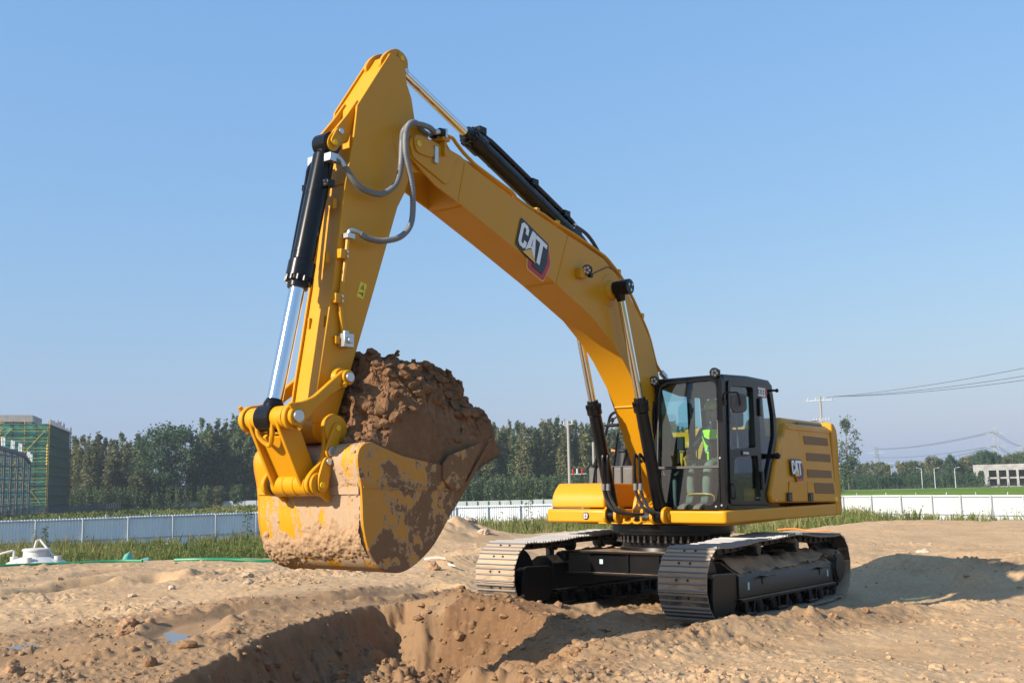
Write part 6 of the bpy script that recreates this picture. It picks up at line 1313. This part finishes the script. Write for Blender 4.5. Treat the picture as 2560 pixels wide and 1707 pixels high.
tree(('dense', 1), 440, 297, 1082, 'broad dense dark green tree, right of the pair in the poplar row', None, 'broad_tree', wid=1.1)
tree(('bushy', 1), 350, 296, 1185, 'low grey-green bush tree at the foot of the dense pair', None, 'bush_tree', wid=1.1)
for i, px in enumerate((590, 545, 515)): tree(('bushy', i), px, 292, 1215+4*i, ('rightmost', 'middle', 'leftmost')[i]+' of three low bushes at the foot of the dark poplars left of the bucket', 'bushes below the left poplars', 'bush_tree', wid=1.2)
px = 668; i = 0
while px < 1880:
    yt = np.interp(px, [660, 1230, 1300, 1390, 1500, 1560, 1700, 1880], [1050, 1059, 1053, 1047, 1052, 1058, 1062, 1075])+rng.uniform(-4, 10)
    vis = px > 1130
    tree((('poplar', 'olive', 'olive')[i % 3], i % 4), px, rng.uniform(288, 300), yt, nth('belt')+' poplar right of the bucket in the front row of the belt' if vis else 'poplar of the belt standing behind the bucket and stick', 'poplar belt behind the excavator' if vis else 'poplar belt behind the bucket', wid=1.05)
    if i % 2: tree((('olive', 'poplar')[i % 4 == 1], (i+1) % 4), px+8, rng.uniform(312, 325), yt+rng.uniform(0, 14), 'poplar in the back row of the belt behind the excavator', 'back row of the poplar belt', wid=1.1)
    px += rng.uniform(13, 19); i += 1
tree(('sparse', 0), 2106, 350, 1058, 'tall thin lone poplar with open crown right beside the counterweight', None, wid=1.25)
for i, (px, yt, D) in enumerate([(2098, 1162, 470), (2122, 1160, 480), (2140, 1164, 480), (2159, 1158, 470), (2174, 1163, 480), (2188, 1161, 450), (2206, 1166, 470), (2233, 1157, 455), (2247, 1162, 470), (2258, 1160, 480), (2270, 1158, 470), (2283, 1158, 475), (2297, 1163, 470), (2315, 1149, 440), (2330, 1152, 440), (2344, 1158, 460), (2358, 1144, 430), (2370, 1150, 435), (2386, 1160, 470), (2399, 1146, 440), (2412, 1150, 450), (2424, 1140, 445), (2436, 1136, 440), (2448, 1134, 438), (2460, 1137, 440), (2473, 1138, 440), (2487, 1150, 470), (2501, 1146, 450), (2514, 1144, 450), (2527, 1142, 450), (2541, 1139, 445), (2554, 1143, 450), (2568, 1141, 450), (2590, 1143, 450)]):
    dk = px in (2358, 2370, 2424, 2436, 2448, 2460, 2473)
    tree(('dense', i % 2) if dk else ('bushy', i % 4), px, D, yt, nth('fd')+' dark dense tree from the left in the far right tree line' if dk else nth('fh')+' hazy grey-green tree from the left in the far right tree line', 'dark trees in the far right line' if dk else 'hazy trees in the far right line', 'far_tree', wid=1.0 if not dk else .75)
def plantation(name, px0, px1, D0, D1, H, N, seed):
    g = np.random.default_rng(seed); V = []; T = []
    nT = N//70; px = g.uniform(px0, px1, nT); D = g.uniform(D0, D1, nT)
    cx = CAM.x+D*np.cos(YAW-np.arctan((px-1280)/2648)); cy = CAM.y+D*np.sin(YAW-np.arctan((px-1280)/2648)); hh = H*g.uniform(.65, 1.1, nT)
    k = np.repeat(np.arange(nT), 70); n_ = len(k); h = g.random(n_)**.8; a = g.random(n_)*6.28; r = hh[k]*.16*(1.1-h)*np.sqrt(g.random(n_))
    P = np.stack([cx[k]+r*np.cos(a), cy[k]+r*np.sin(a), GZ+h*hh[k]], 1); u = g.normal(size=(n_, 3)); u[:, 2] = np.abs(u[:, 2])*1.5; u /= np.linalg.norm(u, axis=1, keepdims=True); w = np.cross(u, g.normal(size=(n_, 3))); w /= np.linalg.norm(w, axis=1, keepdims=True)
    s = H*.05*g.uniform(.6, 1.4, (n_, 1)); VV = np.stack([P-u*s, P-w*s*.5, P+u*s, P+w*s*.5], 1).reshape(-1, 3)
    t = np.repeat(np.clip(g.normal(.45, .2, n_)+(g.random(nT)[k]-.5)*.4, 0, 1), 4)
    o = link(name, arr_mesh(name, VV, np.arange(4*n_).reshape(-1, 4), 'leafdark' if seed == 2 else 'leafgreen', False, dict(tint=t))); o['kind'] = 'stuff'
plantation('sapling_plantation', 1080, 1640, 262, 284, 6.0, 48000, 1)
plantation('sapling_plantation', 2060, 2440, 366, 392, 4.6, 48000, 2)
plantation('sapling_plantation', 1640, 2090, 285, 372, 5.0, 36000, 5)
plantation('undergrowth', 160, 720, 292, 306, 5.5, 45000, 4)
plantation('roadside_scrub', 2060, 2620, 352, 362, 1.3, 16000, 3)

# ------------------------------------------------------------------ weeds between the soil edge and the fences
def weeds(name, N, phr, rr_, hmin, hmax, seed, dens, blades=16, wid=.018, tintm=.45, plume=0):
    g = np.random.default_rng(seed); r = np.sqrt(g.uniform(rr_[0]**2, rr_[1]**2, N)); p = np.radians(g.uniform(*phr, N))
    x = CAM.x+r*np.cos(YAW-p); y = CAM.y+r*np.sin(YAW-p); z, d, o, _ = terrain(x, y, False)
    k = (g.random(N) < dens(x, y, r, np.degrees(p), o)); x, y, z, r = x[k], y[k], z[k], r[k]; n_ = len(x)
    patch = fbm(x*.12, y*.12, 3, seed+5); H = hmin+(hmax-hmin)*np.clip(g.beta(2, 3, n_)+patch*.35, .05, 1.1)
    i = np.repeat(np.arange(n_), blades); m_ = len(i); a = g.random(m_)*6.28; lean = np.abs(g.normal(0, .22, m_)); h = H[i]*g.uniform(.45, 1.0, m_); bx_ = x[i]+g.normal(0, .10, m_); by = y[i]+g.normal(0, .10, m_); bz = z[i]-.03
    w = wid*(r[i]/40)*g.uniform(.6, 1.6, m_); b2 = g.random(m_)*6.28; wx_, wy_ = np.cos(b2)*w, np.sin(b2)*w; tx_, ty_ = np.cos(a)*lean*h, np.sin(a)*lean*h
    V = np.stack([np.stack([bx_-wx_, by-wy_, bz], 1), np.stack([bx_+wx_, by+wy_, bz], 1), np.stack([bx_+tx_+wx_*.25, by+ty_+wy_*.25, bz+h], 1), np.stack([bx_+tx_*.4-wx_*1.8, by+ty_*.4-wy_*1.8, bz+h*.55], 1)], 1).reshape(-1, 3)
    F = np.arange(4*m_).reshape(-1, 4); t = np.repeat(tintm+patch[i]*.6+g.normal(0, .14, m_)+.5*(g.random(n_)[i]-.55), 4)+np.tile([-.12, -.12, .28, .02], m_); t = np.clip(t, 0, 1)
    if plume:   # feathery seed heads on some stems
        k = g.random(m_) < plume; i2 = np.repeat(np.nonzero(k)[0], 6); q_ = len(i2); s = .035*(r[i[i2]]/45)[:, None]*g.uniform(.5, 1.4, (q_, 1)); hh = g.random(q_)
        P = np.stack([bx_[i2]+tx_[i2]*(.75+.25*hh)+g.normal(0, .045, q_), by[i2]+ty_[i2]*(.75+.25*hh)+g.normal(0, .045, q_), bz[i2]+h[i2]*(.76+.30*hh)], 1)
        u = g.normal(size=(q_, 3)); u[:, 2] = np.abs(u[:, 2])+.6; u /= np.linalg.norm(u, axis=1, keepdims=True); w_ = np.cross(u, g.normal(size=(q_, 3))); w_ /= np.linalg.norm(w_, axis=1, keepdims=True)
        V2_ = np.stack([P-u*s, P-w_*s*.6, P+u*s, P+w_*s*.6], 1); V2_ = np.concatenate([V2_, V2_[:, :1]], 1).reshape(-1, 3)
        F2 = np.arange(4*q_).reshape(-1, 4); V2_ = V2_.reshape(-1, 5, 3)[:, :4].reshape(-1, 3)
        o2 = link('seed_heads', arr_mesh('seed_heads', V2_, F2, 'weedleaf', False, dict(tint=np.repeat(np.clip(.62+.3*g.random(n_)[i[i2]]+g.normal(0, .08, q_), 0, 1), 4)))); o2['kind'] = 'stuff'
    o_ = link(name, arr_mesh(name, V, F, 'weedleaf', False, dict(tint=t))); o_['kind'] = 'stuff'
weeds('weeds', 9000, (-33, -8), (28.5, 76), .35, 1.6, 1, lambda x, y, r, p, o: (o > .55)*(1-.45*sstep(50, 76, r)), 17, .010, .33, .05)
weeds('weeds', 6000, (-8, 14), (31, 86), .5, 2.2, 2, lambda x, y, r, p, o: (o > .5)*.9, 18, .011, .44, .05)
weeds('weeds', 5500, (13, 32), (36, 92), .4, 2.1, 3, lambda x, y, r, p, o: (o > .45)*np.where(p > 19, .10+.9*sstep(.15, .5, fbm(x*.10, y*.10, 3, 9)), .8), 20, .010, .50, .06)
weeds('meadow_grass', 6000, (-32, -6), (95, 280), .3, 1.0, 4, lambda x, y, r, p, o: .8+0*x, 8, .016, .45)
weeds('edge_grass', 2600, (-32, 32), (27, 46), .1, .4, 5, lambda x, y, r, p, o: (o > .03)*(o < .6)*.8, 12, .012, .5)
def bushes(name, N, phr, rr_, hr, seed, dens, mt, tint):
    g = np.random.default_rng(seed); r = np.sqrt(g.uniform(rr_[0]**2, rr_[1]**2, N)); p = np.radians(g.uniform(*phr, N))
    x = CAM.x+r*np.cos(YAW-p); y = CAM.y+r*np.sin(YAW-p); z, d, o, _ = terrain(x, y, False); k = g.random(N) < dens(x, y, r, np.degrees(p), o); x, y, z, r = x[k], y[k], z[k], r[k]; n_ = len(x)
    H = g.uniform(*hr, n_); i = np.repeat(np.arange(n_), 130); m_ = len(i); q = g.normal(size=(m_, 3)); q /= np.linalg.norm(q, axis=1, keepdims=True); q *= (g.random((m_, 1))**.35); W_ = H*g.uniform(.5, .95, n_)
    P = np.stack([x[i]+q[:, 0]*W_[i], y[i]+q[:, 1]*W_[i], z[i]+H[i]*(.5+.5*q[:, 2]*g.uniform(.7, 1.15, m_))], 1); u = g.normal(size=(m_, 3)); u /= np.linalg.norm(u, axis=1, keepdims=True); w = np.cross(u, g.normal(size=(m_, 3))); w /= np.linalg.norm(w, axis=1, keepdims=True); s = .05*(r[i]/45)[:, None]**.5*g.uniform(.5, 1.5, (m_, 1))
    o_ = link(name, arr_mesh(name, np.stack([P-u*s, P-w*s*.45, P+u*s, P+w*s*.45], 1).reshape(-1, 3), np.arange(4*m_).reshape(-1, 4), mt, False, dict(tint=np.repeat(np.clip(tint+.5*(g.random(n_)[i]-.5)+g.normal(0, .1, m_), 0, 1), 4)))); o_['kind'] = 'stuff'
bushes('leafy_weeds', 900, (-33, -8), (28.5, 60), (.5, 1.25), 11, lambda x, y, r, p, o: (o > .5)*np.clip(.25+fbm(x*.16, y*.16, 3, 14)*1.6, 0, 1), 'weedleaf', .22)
bushes('leafy_weeds', 420, (-8, 12), (33, 80), (.7, 1.7), 12, lambda x, y, r, p, o: (o > .5)*np.clip(.35+fbm(x*.14, y*.14, 3, 15)*1.6, 0, 1), 'weedleaf', .30)
bushes('leafy_weeds', 260, (12, 32), (38, 88), (.4, 1.1), 13, lambda x, y, r, p, o: (o > .5)*np.clip(.15+fbm(x*.14, y*.14, 3, 16)*1.8, 0, 1), 'weedleaf', .42)
M['stalk'] = flat('weed_stalk', (.13, .16, .05), .9)
def tallweed(px, D, H, label, seed, mt='weedleaf'):
    g = np.random.default_rng(seed); x, y, _ = V2(px, D); z = tz(x, y); t = empty('tall_weed', (x, y, z)); tag(t, label, 'plant')
    obj('stem', MB().tube([(0, 0, -.1), (.03, .02, H*.5), (-.02, .03, H)], [.025, .018, .006], 6), 'stalk', t)
    N = 170; h = g.uniform(.25, 1, N); a = g.random(N)*6.28; l = H*.16*(1.1-h*.7)*g.uniform(.4, 1, N); P = np.stack([np.cos(a)*l, np.sin(a)*l, h*H+.1*l], 1); u = np.stack([np.cos(a), np.sin(a), g.normal(-.1, .4, N)], 1); w = np.stack([-np.sin(a), np.cos(a), g.normal(0, .4, N)], 1); s = .09*g.uniform(.6, 1.3, (N, 1))
    link('leaves', arr_mesh('leaves', np.stack([P-u*s, P-w*s*.4, P+u*s, P+w*s*.4], 1).reshape(-1, 3), np.arange(4*N).reshape(-1, 4), mt, False, dict(tint=np.repeat(g.uniform(.05, .35, N), 4))), t)
tallweed(617, 60, 3.0, 'tall leafy green weed rising against the fence left of the bucket', 1)
tallweed(1312, 72, 3.3, 'leafy sapling in front of the fence, left of the toolbox', 2)
tallweed(118, 62, 2.2, 'reddish tall weed in front of the fence behind the water tank', 3)
# ------------------------------------------------------------------ hazy air
if HAZE > 0:
    hz = MB().box(-1500, 140, -900, 500, -3.6, 40); m = bpy.data.materials.new('hazy_air'); m.use_nodes = True; n = m.node_tree; n.nodes.clear()
    v_ = nd(n, 'ShaderNodeVolumePrincipled'); v_.inputs['Density'].default_value = HAZE; v_.inputs['Color'].default_value = (.82, .88, 1, 1); v_.inputs['Anisotropy'].default_value = .3
    out = nd(n, 'ShaderNodeOutputMaterial'); n.links.new(v_.outputs[0], out.inputs['Volume']); h_ = obj('haze', hz, m, smooth=False); h_['kind'] = 'stuff'
